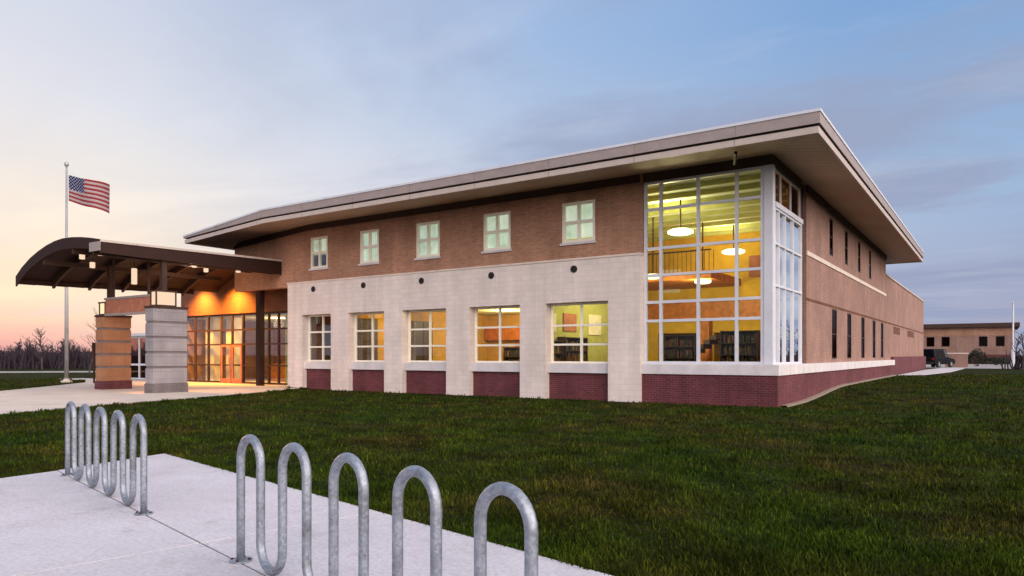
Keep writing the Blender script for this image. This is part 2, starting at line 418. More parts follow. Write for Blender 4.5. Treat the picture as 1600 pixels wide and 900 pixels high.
def flag_mat():
    m, nt, b, out = new_mat('flag_cloth')
    uv = N(nt, 'ShaderNodeUVMap'); uv.uv_map = 'UVMap'
    s = N(nt, 'ShaderNodeSeparateXYZ'); nt.links.new(uv.outputs[0], s.inputs[0])
    st = mathn(nt, 'FLOOR', mathn(nt, 'MULTIPLY', s.outputs[1], 13))
    odd = mathn(nt, 'MODULO', st, 2)
    c = mixc(nt, odd, (.34,.05,.055), (.52,.43,.42))
    can = mathn(nt, 'MULTIPLY', mathn(nt, 'LESS_THAN', s.outputs[0], .4), mathn(nt, 'GREATER_THAN', s.outputs[1], 6/13))
    # staggered rows of stars as small five-lobed dots
    uu = mathn(nt, 'MULTIPLY', s.outputs[0], 11/.4); vv = mathn(nt, 'MULTIPLY', mathn(nt, 'SUBTRACT', s.outputs[1], 6/13), 9*13/7)
    iu = mathn(nt, 'FLOOR', uu); iv = mathn(nt, 'FLOOR', vv)
    par = mathn(nt, 'MODULO', mathn(nt, 'ADD', iu, iv), 2)
    fu = mathn(nt, 'SUBTRACT', mathn(nt, 'FRACT', uu), .5); fv = mathn(nt, 'SUBTRACT', mathn(nt, 'FRACT', vv), .5)
    d = mathn(nt, 'SQRT', mathn(nt, 'ADD', mathn(nt, 'MULTIPLY', fu, fu), mathn(nt, 'MULTIPLY', fv, fv)))
    ang = mathn(nt, 'ARCTAN2', fu, fv)
    rad = mathn(nt, 'MULTIPLY_ADD', mathn(nt, 'COSINE', mathn(nt, 'MULTIPLY', ang, 5)), .12, .36)
    star = mathn(nt, 'MULTIPLY', mathn(nt, 'LESS_THAN', d, rad), mathn(nt, 'SUBTRACT', 1, par))
    cc = mixc(nt, star, (.03,.035,.12), (.6,.58,.6))
    c = mixc(nt, can, c, cc)
    nt.links.new(c, b.inputs['Base Color']); b.inputs['Roughness'].default_value = .8
    b.inputs['Specular IOR Level'].default_value = .1
    # thin cloth lets the bright sky behind shine through
    tl = nt.nodes.new('ShaderNodeBsdfTranslucent'); nt.links.new(c, tl.inputs[0])
    mx = nt.nodes.new('ShaderNodeMixShader'); mx.inputs[0].default_value = .5
    nt.links.new(b.outputs[0], mx.inputs[1]); nt.links.new(tl.outputs[0], mx.inputs[2]); nt.links.new(mx.outputs[0], out.inputs[0])
    return m
M['flag'] = flag_mat()

# ================================================================ SETTING
def sst(a, b, x):
    t = np.clip((x - a) / (b - a), 0, 1); return t * t * (3 - 2 * t)

def ground_z(x, y):
    x = np.asarray(x, float); y = np.asarray(y, float)
    rise = .30 * sst(2, 11, y) * sst(-4, -1, x)
    roll = .035 * np.sin(x * .55 + 1.3) * np.sin(y * .47) * sst(-2.5, -6, y) * sst(-22.0, -14.0, y) * 1.0
    return rise + roll * 0.6

def make_ground():
    def axis(lo, hi, step):
        a = list(np.arange(lo, hi + .01, step))
        return sorted(set([-4000, -1500, -600, -300, -150, -100] + [float(t) for t in a] + [100, 150, 300, 600, 1500, 4000]))
    xs = axis(-60, 40, 1.0); ys = axis(-40, 62, 1.0)
    X, Y = np.meshgrid(xs, ys); Z = ground_z(X, Y)
    nx, ny = len(xs), len(ys)
    v = np.stack([X.ravel(), Y.ravel(), Z.ravel()], 1)
    f = [(j*nx+i, j*nx+i+1, (j+1)*nx+i+1, (j+1)*nx+i) for j in range(ny-1) for i in range(nx-1)]
    me = bpy.data.meshes.new('ground'); me.from_pydata(v.tolist(), [], f); me.materials.append(M['lawn'])
    for p in me.polygons: p.use_smooth = True
    o = bpy.data.objects.new('ground', me); COL.objects.link(o); tag(o, kind='structure')
make_ground()

# --- bicycle-rack pavement, split by one joint that runs along the racks
A = Vector((-4.43, -18.18)); DIR = Vector((2.98, -.65)).normalized(); NRM = Vector((-DIR.y, DIR.x))
PAD_EDGE_L = [(-5.43, -16.29), (-4.93, -18.75), (-4.3, -21.8), (-3.4, -27)]
PAD = [(-5.43, -16.29), (-4.93, -18.75), (-4.3, -21.8), (-3.4, -27.5), (10.5, -27.5), (10.5, -19.49), (3.13, -18.01)]
def jl(t, off=0): p = A + DIR * t + NRM * off; return (p.x, p.y)
g_ = .009
pad_n = [(-5.43, -16.29), (-4.99, -18.06 + .03), jl(-.62, g_), jl(15.2, g_), (10.5, -19.49), (3.13, -18.01)]
pad_s = [jl(-.56, -g_), (-4.93, -18.75), (-4.3, -21.8), (-3.4, -27.5), (10.5, -27.5), jl(15.2, -g_)]
pad_n = [(-5.43, -16.29), jl(-.60, g_), jl(15.2, g_), (10.5, -19.49), (3.13, -18.01)]
def slab(name, polys, mat, z0=-.12, z1=.04, bevel=.004):
    mb = MB()
    for p in polys: mb.prism(p, z0, z1)
    return tag(mb.build(name, mat, bevel=bevel), kind='structure')
# cross joints of the pad
def cut_strip(poly, t0, t1):
    """clip polygon to t0<=t<=t1 along DIR"""
    def clip(poly, sgn, lim):
        out = []
        for i in range(len(poly)):
            a = Vector(poly[i]); b = Vector(poly[(i+1) % len(poly)])
            ta = ((a - A).dot(DIR) - lim) * sgn; tb = ((b - A).dot(DIR) - lim) * sgn
            if ta >= 0: out.append(tuple(a))
            if (ta >= 0) != (tb >= 0):
                q = a + (b - a) * (ta / (ta - tb)); out.append(tuple(q))
        return out
    return clip(clip(poly, 1, t0), -1, t1)
cuts = [-9, 4.6, 9.2, 30]
polys = []
for pp in (pad_n, pad_s):
    for a_, b_ in zip(cuts[:-1], cuts[1:]):
        q = cut_strip(pp, a_ + g_, b_ - g_)
        if len(q) > 2: polys.append(q)
slab('bicycle_pavement', polys, M['concrete'], -.12, .04, .003)
inset = [(-5.40, -16.33), (-4.90, -18.75), (-4.27, -21.8), (-3.37, -27.4), (10.4, -27.4), (10.4, -19.51), (3.13, -18.05)]
slab('pavement_joint', [inset], M['asphalt'], -.1, .031, 0)

WALK = [(-22.75, .2), (-22.75, 1.5), (-46, 1.5), (-46, -.9), (-40.5, -1.1), (-37.9, -2.3), (-33.9, -6.0), (-30.7, -9.2), (-27.0, -13), (-23.5, -19), (-21, -27),
        (-9.5, -27), (-13.2, -20), (-15.97, -14.65), (-17.3, -12.3), (-18.0, -10.3), (-18.35, -8.6), (-19.2, -5.2), (-20.6, -2.0), (-21.4, -.17), (-22.75, -.17)]
slab('entrance_walk', [WALK[::1]], M['walk'], -.12, .035, 0)

def footing():
    mb = MB(); ys = [.3 + i*.9 for i in range(33)]
    for a_, b_ in zip(ys[:-1], ys[1:]):
        za, zb = float(ground_z(0, a_)) + .05, float(ground_z(0, b_)) + .05
        mb.quad((.003, a_, za), (.2, a_, za), (.2, b_, zb), (.003, b_, zb)); mb.quad((.2, a_, za), (.2, a_, za - .2), (.2, b_, zb - .2), (.2, b_, zb))
    tag(mb.build('wall_footing_strip', M['strip']), kind='structure')
footing()
slab('side_path', [[(.2, 30), (1.6, 31.5), (2.6, 42), (2.9, 60), (1.0, 60), (.3, 50)]], M['concrete'], -.1, .33, 0)
slab('car_park', [[(-8, 61.0), (70, 61.0), (70, 99), (-8, 99)]], M['roadpale'], -.1, .312, 0)
slab('far_road', [[(-200, 40), (-52, -17), (-49, -9), (-63.2, 15.5), (-110, 62)][::1]], M['roadpale'], -.1, .02, 0) if False else None
rd = [(-89.0, -14.9), (-60.6, 15.1), (-66.4, 20.7), (-97.1, -12.1)]
slab('far_road', [[(-130, -62), (-50.5, 26.0), (-54.5, 30.0), (-137, -60)]], M['roadpale'], -.1, .02, 0)

# ================================================================ MAIN BUILDING
B = thing('brick_building', 'two-storey brown brick building with deep overhanging roof and glazed corner', 'building')
WIN = [(-21.66, -19.68), (-18.55, -16.34), (-15.3, -12.9), (-11.73, -9.33), (-8.2, -5.66)]
WL, WR = -22.7, -4.46            # white surround
SOF = 7.5                        # soffit height

# upper brick wall with five small windows
UPW = [(-7.68, -6.31), (-11.26, -9.95), (-14.78, -13.48), (-18.13, -16.94), (-21.43, -20.23)]
mb = MB().wall('x', -27.3, WR - .02, 4.9, 7.86, .15, .5, [(a, b, 5.68, 7.16) for a, b in UPW])
mb.build('upper_wall', M['brick'], B)
MB().box(-27.3, .5, 4.9, -27.0, 27.2, 7.4).build('end_wall', M['brick'], B)
# white block surround, solid round the five tall openings
mb = MB().wall('x', WL, WR, -.15, 5.0, -.15, .4, [(a, b, -1, 3.5) for a, b in WIN])
mb.build('window_surround', M['white_block'], B)
MB().box(WL - .03, -.18, 5.0, WR + .03, .149, 5.07).build('coping', M['cream'], B)
MB().box(WL, .4, -.15, WL + .3, 1.6, 4.9).build('surround_return', M['white_block'], B)

# small round overflow drains on the surround
for x in (-7.0, -10.64, -14.2, -17.58, -20.85):
    s = MB()
    n = 14
    s.tube([(x, -.2, 4.68), (x, -.1, 4.68)], .105, n)
    o = s.build('wall_drain', M['black'], B, smooth=False)
    MB().tube([(x, -.19, 4.68), (x, -.15, 4.68)], .13, n).build('collar', M['bronze'], o)

def grid_frame(mb, axis, us, zs, t, w=.08, d=.1):
    """mullions at us, transoms at zs between the first and last"""
    a, b, c, e = us[0], us[-1], zs[0], zs[-1]
    def bx(u0, u1, z0, z1, t0, t1):
        if axis == 'x': mb.box(u0, t0, z0, u1, t1, z1)
        else: mb.box(t0, u0, z0, t1, u1, z1)
    for i, u in enumerate(us):
        u0 = u if i == 0 else (u - w if i == len(us)-1 else u - w/2)
        bx(u0, u0 + w, c, e, t, t + d)
    for j, z in enumerate(zs):
        z0 = z if j == 0 else (z - w if j == len(zs)-1 else z - w/2)
        # transoms sit a little inside the mullions' faces
        bx(a + .004, b - .004, z0 + .001, z0 + w - .001, t + .004, t + d - .004)

# five tall windows with burgundy panels and pale sills
for k, (a, b) in enumerate(WIN):
    MB().box(a + .002, .12, -.15, b - .002, .39, .96).build('spandrel_panel', M['burgundy'], B)
    f = MB(); grid_frame(f, 'x', [a + .003, (a + b)/2, b - .003], [1.30, 1.99, 2.69, 3.497], .24, .075, .09)
    fo = f.build('window', M['creamframe'], B)
    q = MB(); q.box(a + .02, .283, 1.32, b - .02, .289, 3.48); q.build('pane', M['glass'], fo)
    MB().box(a + .003, .0, .965, b - .003, .38, 1.295).build('sill', M['sill'], fo)

# five small upper windows with closed pale blinds
for a, b in UPW:
    f = MB(); grid_frame(f, 'x', [a + .003, (a+b)/2, b - .003], [5.683, 6.42, 7.157], .17, .11, .11)
    fo = f.build('window', M['creamframe'], B)
    MB().box(a + .02, .235, 5.7, b - .02, .241, 7.14).build('pane', M['glass'], fo)
    MB().box(a - .05, .08, 5.6, b + .05, .3, 5.68).build('sill', M['sill'], fo)
    zb = 6.35 if a < -21 else (5.68 if a < -8 else 5.86)
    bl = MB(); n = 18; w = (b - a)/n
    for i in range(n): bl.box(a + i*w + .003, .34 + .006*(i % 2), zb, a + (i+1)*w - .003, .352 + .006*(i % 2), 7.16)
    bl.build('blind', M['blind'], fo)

# plinth
mb = MB(); mb.box(WR + .001, 0, -.15, 0, .34, .965)
mb.wall('y', .34, 54.5, -.15, .965, -.35, 0)
mb.build('plinth', M['burgundy'], B)
mb = MB(); mb.box(-.34, 29.6, .966, -.004, 54.5, 1.5); mb.build('plinth', M['burgundy'], B)
mb = MB(); mb.box(WR + .001, -.05, .97, .05, .36, 1.3); mb.box(-.4, .36, .97, .05, 29.6, 1.3)
mb.build('sill_band', M['sill'], B, bevel=.012)

# glazed corner
ZS = [1.302, 2.76, 3.39, 4.30, 5.21, 6.53, 7.48]
f = MB(); grid_frame(f, 'x', [-4.45, -3.85, -2.56, -1.31, -.46], ZS, .15, .095, .12)
fo = f.build('corner_glazing', M['alu'], B)
MB().box(-4.42, .205, 1.33, -.46, .213, 7.46).build('pane', M['glass'], fo)
f = MB(); grid_frame(f, 'y', [.405, .95, 1.75, 2.85, 4.12], [1.302, 3.79, 5.1, 6.22], -.3, .07, .12)
f.box(-.31, .41, 6.221, -.14, 4.12, 6.38)
grid_frame(f, 'y', [.405, 1.4, 2.75, 4.12], [6.381, 7.48], -.34, .07, .1)
so = f.build('side_glazing', M['alu'], B)
q = MB(); q.box(-.246, .41, 1.33, -.238, 4.1, 6.2); q.build('pane', M['sideglass'], so)
MB().box(-.296, .41, 6.39, -.288, 4.1, 7.46).build('pane', M['darkglass'], so)
MB().box(-.458, .12, 1.301, -.17, .4, 7.49).build('corner_post', M['alu'], B, bevel=.015)
MB().box(WR, .12, 7.482, -.17, .5, 7.86).build('glazing_head', M['bronze'], B)
MB().box(-.5, .502, 7.482, -.17, 4.12, 7.86).build('glazing_head', M['bronze'], B)
MB().box(-.55, 4.125, 1.301, -.32, 4.9, 7.86).build('metal_panel', M['bronze'], B)

# side wall with slit windows
LOW = [10.3, 14.0, 18.1, 22.1, 25.5]; UPP = [9.6, 13.2, 16.9, 20.6]
SL = [(c - .56, c + .56, 1.45, 3.55) for c in LOW] + [(c - .38, c + .38, 5.75, 7.3) for c in UPP]
mb = MB().wall('y', 4.905, 27.2, 1.301, 7.86, -.55, -.2, SL); mb.build('side_wall', M['tan'], B)
for (a, b, c, d) in SL:
    f = MB(); grid_frame(f, 'y', [a + .003, b - .003], [c + .003, (c+d)/2, d - .003], -.285, .06, .08)
    fo = f.build('slit_window', M['darkmetal'], B)
    MB().box(-.226, a + .02, c + .02, -.22, b - .02, d - .02).build('pane', M['darkglass'], fo)
    MB().box(-.9, a - .1, c - .1, -.56, b + .1, d + .1).build('backing', M['darkred'], fo)
MB().box(-.25, 4.91, 5.24, -.165, 27.2, 5.4).build('belt_course', M['cream'], B)
MB().box(-.25, 4.91, 3.6, -.185, 54.5, 3.69).build('soldier_course', M['entwall'], B)
MB().box(-25.6, 27.0, 1.3, -.552, 27.2, 7.6).build('rear_wall', M['tan'], B)
# lower rear wing
SQ = [(31.0, 35.0, 3.02, 3.5), (40.0, 45.2, 3.02, 3.5)]
mb = MB().wall('y', 27.205, 54.5, 1.301, 6.55, -.5, -.2, SQ)
mb.box(-18, 54.2, 0, -.502, 54.5, 6.55); mb.build('rear_wing', M['tan'], B)
for (a, b, c, d) in SQ:
    MB().box(-.47, a, c, -.23, b, d).build('vent_louvre', M['entwall'], B)
MB().box(-.56, 27.21, 6.551, -.14, 54.56, 6.66).build('parapet_cap', M['fascia_light'], B)
MB().box(-18, 27.21, 6.1, -.6, 54.1, 6.3).build('wing_roof', M['roofmetal'], B)

# roof: soffit, fascia in two steps with a groove, low hipped metal top; the eave drops a little towards its far end
EX0, EX1, EY0, EY1 = -27.6, 1.68, -2.5, 29.4
def dropb(x): t = min(1, max(0, (-21.5 - x)/6.1)); return -.38*t
def dropt(x): t = min(1, max(0, (-21.5 - x)/6.1)); return -.62*t
XS = [EX0, -26, -24.5, -23, -21.5, -10, EX1]
def ring(inset, z, fn):
    out = []
    for i, x in enumerate(XS):
        xx = x + inset if i == 0 else (x - inset if i == len(XS)-1 else x)
        out.append(((xx, EY0 + inset, z + fn(x)), (xx, EY1 - inset, z + fn(x))))
    return out
def skirt(mb, r0, r1):
    n = len(r0)
    for i in range(n-1):
        mb.quad(r0[i][0], r0[i+1][0], r1[i+1][0], r1[i][0]); mb.quad(r0[i+1][1], r0[i][1], r1[i][1], r1[i+1][1])
    mb.quad(r0[-1][0], r0[-1][1], r1[-1][1], r1[-1][0]); mb.quad(r0[0][1], r0[0][0], r1[0][0], r1[0][1])
def sheet(mb, r):
    for i in range(len(r)-1): mb.quad(r[i][0], r[i][1], r[i+1][1], r[i+1][0])
mb = MB(); RIDGE = [((x, y) ) for x, y in ((-17, 13.4), (-10, 13.4))]
top = ring(0, 8.1, dropt)
ins = ring(.0, 8.1, dropt)
zr = 9.6
# hip roof: eave ring up to a ridge
rl, rr = (-15.0, 13.45, zr), (-9.5, 13.45, zr)
front = [p[0] for p in top]; back = [p[1] for p in top]
for i in range(len(front)-1):
    m_ = rl if front[i+1][0] <= -10.0 else rr
    if front[i][0] <= -10 and front[i+1][0] > -10:
        mb.quad(front[i], front[i+1], rr, rl); mb.quad(back[i+1], back[i], rl, rr)
    else:
        mb.quad(front[i], front[i+1], m_); mb.quad(back[i+1], back[i], m_)
mb.quad(front[-1], back[-1], rr); mb.quad(back[0], front[0], rl)
roof = mb.build('roof', M['roofmetal'], B)
ro = ring(.05, SOF, dropb)
def inner(p, z):
    x, y, _ = p
    return (max(-26.9, min(-.3, x)), max(.2, min(27.1, y)), z + dropb(x))
s = MB(); ri = [(inner(a_, SOF + .3), inner(b_, SOF + .3)) for a_, b_ in ro]
skirt(s, ro, ri); s.build('soffit', M['soffit'], roof)
# dark strip added as the soffit's contact shadow at the wall top
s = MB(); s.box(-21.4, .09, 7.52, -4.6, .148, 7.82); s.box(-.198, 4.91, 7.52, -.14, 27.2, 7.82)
s.quad((-27.3, .1, 7.1), (-21.4, .1, 7.52), (-21.4, .1, 7.82), (-27.3, .1, 7.4)); s.build('soffit_shadow_band', M['bronze'], B)
s = MB(); skirt(s, ring(.04, SOF - .03, dropb), ring(.04, SOF + .15, dropb)); skirt(s, ring(.1, SOF - .03, dropb), ring(.1, SOF + .15, dropb))
sk = ring(.04, SOF - .03, dropb); sk2 = ring(.1, SOF - .03, dropb); skirt(s, sk, sk2)
s.build('fascia', M['fascia_light'], roof)
s = MB(); skirt(s, ring(.1, SOF + .14, dropb), ring(.1, SOF + .24, dropb)); s.build('fascia_groove', M['darkmetal'], roof)
s = MB(); skirt(s, ring(0, SOF + .215, dropb), ring(0, 8.06, dropt)); skirt(s, ring(0, SOF + .215, dropb), ring(.12, SOF + .215, dropb)); s.build('gutter', M['fascia'], roof)
s = MB(); skirt(s, ring(-.02, 8.02, dropt), ring(-.02, 8.1, dropt)); skirt(s, ring(-.02, 8.1, dropt), ring(.1, 8.13, dropt)); s.build('drip_edge', M['alu'], roof)
# dark seam in the soffit at the corner
s = MB(); s.tube([(-1.15, -.55, SOF - .02), (-.75, -1.75, SOF - .02)], .05, 6); s.build('soffit_vent', M['darkmetal'], roof)

# --- interiors seen through the glass
MB().box(-22.3, .5, -.1, -.6, 12, .1).build('interior_floor', M['floor'], B)
mb = MB(); mb.wall('x', -9.4, -.6, .1, 7.6, 11.8, 12.0, [(-8.8, -6.6, .1, 2.7), (-5.9, -3.4, .1, 2.7), (-2.7, -.9, .1, 2.7)])
mb.build('atrium_wall', M['yellowwall'], B)
MB().box(-9.4, 13.6, .1, -.6, 13.8, 2.9).build('atrium_recess', M['tanwall'], B)
MB().box(-9.38, 11.5, 3.4, -.62, 11.79, 4.3).build('atrium_bulkhead', M['wood'], B)
MB().box(-9.38, 7.5, 4.9, -4.6, 11.79, 5.25).build('gallery_edge', M['wood'], B)
for x in (-6.25, -3.05): MB().box(x - .28, 11.3, .1, x + .28, 11.79, 3.34).build('interior_pier', M['wood'], B)
MB().box(-9.6, .5, .1, -9.41, 12, 7.6).build('atrium_wall', M['greenwall'], B)
mb = MB(); mb.box(-9.4, .5, 7.47, -.6, 12, 7.6)
mb.build('atrium_ceiling', M['ceil'], B)
mb = MB()
for i in range(9): mb.box(-9.4, 1.0 + i*1.25, 7.3, -.6, 1.1 + i*1.25, 7.469)
mb.build('ceiling_beam', M['greenwall'], B)
MB().box(-.59, 4.95, .1, -.57, 11.8, 7.46).build('atrium_wall', M['wood'], B)
# gallery rail, pale wall panels and a stair flank give the hall its depth
mb = MB()
for i in range(25): mb.box(-9.3 + i*.2, 7.52, 5.251, -9.28 + i*.2, 7.54, 6.1)
mb.box(-9.38, 7.5, 6.1, -4.6, 7.56, 6.16); mb.build('gallery_rail', M['bronze'], B)
for (x0, x1, z0, z1, mt) in ((-8.6, -7.6, 4.75, 5.9, 'paper'), (-4.2, -2.9, 5.3, 6.3, 'redwall'), (-2.3, -1.3, 5.2, 6.2, 'paper')):
    MB().box(x0, 11.74, z0, x1, 11.798, z1).build('wall_panel', M[mt], B)
for (y0, y1, z0, z1, mt) in ((1.6, 2.6, 2.55, 3.3, 'paper'), (3.2, 4.3, 2.6, 3.35, 'redwall'), (5.4, 6.6, 2.5, 3.4, 'paper')):
    MB().box(-9.409, y0, z0, -9.36, y1, z1).build('wall_panel', M[mt], B)
MB().box(-6.9, 5.0, .1, -6.55, 5.35, 7.46).build('interior_column', M['paper'], B)
MB().box(-2.2, 8.9, .1, -1.85, 9.25, 7.46).build('interior_column', M['wood'], B)
mb = MB()
for i in range(12): mb.box(-8.6 + i*.3, 9.4, .1 + i*.2, -8.3 + i*.3, 10.6, .3 + i*.2)
mb.build('stair', M['furn'], B)
# rooms behind the other four windows
MB().box(-22.3, .5, 3.62, -9.62, 8, 3.8).build('room_ceiling', M['ceil'], B)
MB().box(-22.3, 7.0, .1, -9.62, 7.2, 3.61).build('room_wall', M['tanwall'], B)
MB().box(-16.2, .5, .1, -16.0, 7.0, 3.61).build('room_wall', M['tanwall'], B)
MB().box(-22.39, .5, .1, -22.2, 7.0, 3.61).build('room_wall', M['redwall'], B)
MB().box(-19.3, .5, .1, -19.2, 6.59, 3.61).build('room_wall', M['yellowwall'], B)
MB().box(-15.9, 6.6, 2.35, -9.7, 6.98, 2.95).build('room_bulkhead', M['wood'], B)
MB().box(-22.1, 6.6, 2.35, -16.3, 6.98, 2.95).build('room_bulkhead', M['wood'], B)
for x, w in ((-14.3, .8), (-12.0, .8)):
    MB().box(x, 6.9, .1, x + w, 6.99, 2.2).build('room_door', M['wood'], B)

# ---- entrance lobby: glazed front set back under the canopy
LX0, LX1 = -34.6, -22.72
mb = MB(); mb.wall('x', LX0, LX1, 3.9, 6.0, 1.6, 1.9); mb.build('entrance_wall', M['entwall'], B)
MB().box(LX0, 1.9, 0, LX0 + .3, 11, 6.0).build('entrance_wall', M['brick'], B)
MB().box(LX0 - .1, 1.2, 6.0, -27.31, 11.2, 6.12).build('lobby_roof', M['bronze'], B)
MB().box(LX0 + .3, 1.95, 3.75, LX1, 9, 3.89).build('lobby_ceiling', M['ceil'], B)
MB().box(LX0, 1.55, -.1, LX1, 9, .045).build('lobby_floor', M['walk'], B)
mb = MB(); mb.wall('x', LX0 + .3, LX1, .05, 3.74, 8.0, 8.2); mb.build('lobby_wall', M['redwall'], B)
MB().box(-25.6, 2.0, .05, -25.4, 7.9, 3.74).build('lobby_wall', M['greenwall'], B)
us = [LX0 + .02, -33.3, -32.0, -30.75, -29.75, -28.75, -27.5, -26.55, -25.75, -24.9, -23.9, LX1 - .02]
f = MB(); grid_frame(f, 'x', us, [.05, 1.05, 2.2, 3.0, 3.89], 1.66, .09, .12)
fo = f.build('entrance_glazing', M['bronze'], B)
MB().box(LX0 + .05, 1.71, .08, LX1 - .05, 1.717, 3.86).build('pane', M['glass'], fo)
for x in (-30.7, -29.7):
    d = MB(); x0, x1 = x + .05, x + .95
    for bx in ((x0, .06, x0 + .1, 2.18), (x1 - .1, .06, x1, 2.18), (x0 + .1, .06, x1 - .1, .3), (x0 + .1, 2.06, x1 - .1, 2.18)):
        d.box(bx[0], 1.58, bx[1], bx[2], 1.64, bx[3])
    do = d.build('door', M['redwall'], B)
    hx = x1 - .06 if x < -30 else x0 + .06
    MB().tube([(hx, 1.53, .8), (hx, 1.53, 1.5)], .022, 8).build('handle', M['steel'], do)
# square columns by the door: one dark, two pale inside
MB().box(-25.95, .45, .03, -25.65, .75, 5.0).build('porch_column', M['darkmetal'], B)
for x in (-33.2, -31.2): MB().box(x, 2.3, .05, x + .75, 2.8, 3.74).build('lobby_column', M['paper'], B)
MB().box(-30.2, 4.6, .05, -27.4, 5.3, 1.1).build('reception_counter', M['wood'], B)
MB().box(-29.9, 7.93, 2.3, -27.2, 7.99, 3.1).build('notice_panel', M['paper'], B)

# low glazed link beyond the lobby
V = thing('glazed_link', 'low grey glazed link block left of the entrance lobby, under a thin flat roof', 'building', (-38, 3, 0))
MB().box(-44, 1.8, 2.82, LX0 - .12, 7, 3.0).build('roof', M['alu'], V)
MB().box(-44, 6.8, 0, LX0 - .01, 7, 2.81).build('wall', M['tan'], V)
f = MB(); grid_frame(f, 'x', [-43.9, -42.6, -41.3, -40.0, -38.7, -37.4, -36.1, LX0 - .12], [.03, 1.0, 2.815], 2.0, .12, .12)
fo = f.build('window', M['alu'], V); MB().box(-43.85, 2.06, .06, LX0 - .15, 2.066, 2.8).build('pane', M['darkglass'], fo)

# ================================================================ CANOPY
CN = thing('entrance_canopy', 'curved dark barrel-vaulted entrance canopy reaching out from the building on slender posts', 'canopy', (-27, -4, 0))
CTRL = [(-31.0, 5.11), (-30.4, 5.47), (-29.6, 5.82), (-28.8, 6.07), (-28.0, 6.26), (-27.3, 6.37), (-26.6, 6.42), (-25.8, 6.40), (-25, 6.33), (-24.3, 6.24), (-23.57, 6.12)]
CY0, CY1 = -8.4, .12
def arc(y, dz, inset=0):
    k = (y - CY0)/(CY1 - CY0) * .14
    return [(x, y, z + dz + k) for x, z in CTRL]
def shell(mb, y0, y1, d0, d1):
    a0, a1, b0, b1 = arc(y0, d1), arc(y1, d1), arc(y0, d0), arc(y1, d0); n = len(a0)
    for i in range(n-1):
        mb.quad(a0[i], a0[i+1], a1[i+1], a1[i]); mb.quad(b0[i+1], b0[i], b1[i], b1[i+1])
        mb.quad(b0[i], b0[i+1], a0[i+1], a0[i]); mb.quad(b1[i+1], b1[i], a1[i], a1[i+1])
    mb.quad(b0[0], a0[0], a1[0], b1[0]); mb.quad(a0[-1], b0[-1], b1[-1], a1[-1])
s = MB(); shell(s, CY0, CY1, -.12, 0); s.build('roof_shell', M['darkmetal'], CN)
s = MB(); CTRL_ALL = CTRL; CTRL = [c for c in CTRL_ALL if c[0] <= -27.3]; shell(s, CY1 + .001, 1.598, -.12, 0); s.build('roof_shell', M['darkmetal'], CN); CTRL = CTRL_ALL
s = MB(); shell(s, CY0 - .06, CY0 - .002, -.42, .03); s.build('front_fascia', M['darkmetal'], CN)
for y in (-6.9, -5.3, -3.7, -2.1, -.5):
    s = MB(); shell(s, y - .06, y + .06, -.42, -.121); s.build('rib', M['bronze'], CN)
s = MB()
for i in range(1):
    zf = 6.12
    s.quad((-23.568, CY0 - .06, zf - .5), (-23.568, CY1, zf - .72 + .14), (-23.568, CY1, zf + .14), (-23.568, CY0 - .06, zf))
    s.quad((-23.50, CY0 - .06, zf - .5), (-23.50, CY1, zf - .72 + .14), (-23.50, CY1, zf + .14), (-23.50, CY0 - .06, zf))
    s.quad((-23.568, CY0 - .06, zf - .5), (-23.50, CY0 - .06, zf - .5), (-23.50, CY0 - .06, zf), (-23.568, CY0 - .06, zf))
    s.quad((-23.568, CY0 - .06, zf - .5), (-23.50, CY0 - .06, zf - .5), (-23.50, CY1, zf - .58), (-23.568, CY1, zf - .58))
s.build('side_fascia', M['darkmetal'], CN)
s = MB(); s.quad((-23.6, CY0 - .08, 6.13), (-23.46, CY0 - .08, 6.13), (-23.46, CY1, 6.27), (-23.6, CY1, 6.27))
s.quad((-23.46, CY0 - .08, 6.04), (-23.46, CY1, 6.18), (-23.46, CY1, 6.27), (-23.46, CY0 - .08, 6.13)); s.build('drip_edge', M['fascia_light'], CN)
MB().box(-24.3, CY0 - .09, 5.7, -23.46, CY0 - .062, 6.06).build('end_plate', M['fascia'], CN)
s = MB()
for i in range(12):
    ya, yb = CY0 + i*.71, CY0 + (i+1)*.71; k = .14*i/11; s.box(-31.0, ya, 4.80 + k, -30.9, yb, 5.02 + k)
s.build('eave_beam', M['darkmetal'], CN)
for x in (-28.5, -25.9, -24.2):
    zz = np.interp(x, [c[0] for c in CTRL], [c[1] for c in CTRL])
    s = MB(); s.box(x - .06, CY0 + .02, zz - .62, x + .06, CY1, zz - .43); s.build('purlin', M['bronze'], CN)
for (x, y, zb) in ((-28.5, -5.55, 4.05), (-23.75, -5.75, 4.3)):
    zz = np.interp(x, [c[0] for c in CTRL], [c[1] for c in CTRL])
    MB().box(x - .11, y - .11, zb, x + .11, y + .11, zz - .4).build('post', M['bronze'], CN)
# light fittings under the canopy
for (x, y, z) in ((-28.4, -6.4, 5.55), (-24.4, -8.0, 5.62), (-27.2, -7.4, 5.75), (-25.4, -3.3, 5.68), (-24.5, -1.6, 5.55), (-26.8, -1.8, 5.7)):
    MB().lathe(x, y, [(.10, z), (.11, z + .02), (.11, z + .24), (.09, z + .26)], 12).build('downlight', M['pinklamp'], CN)

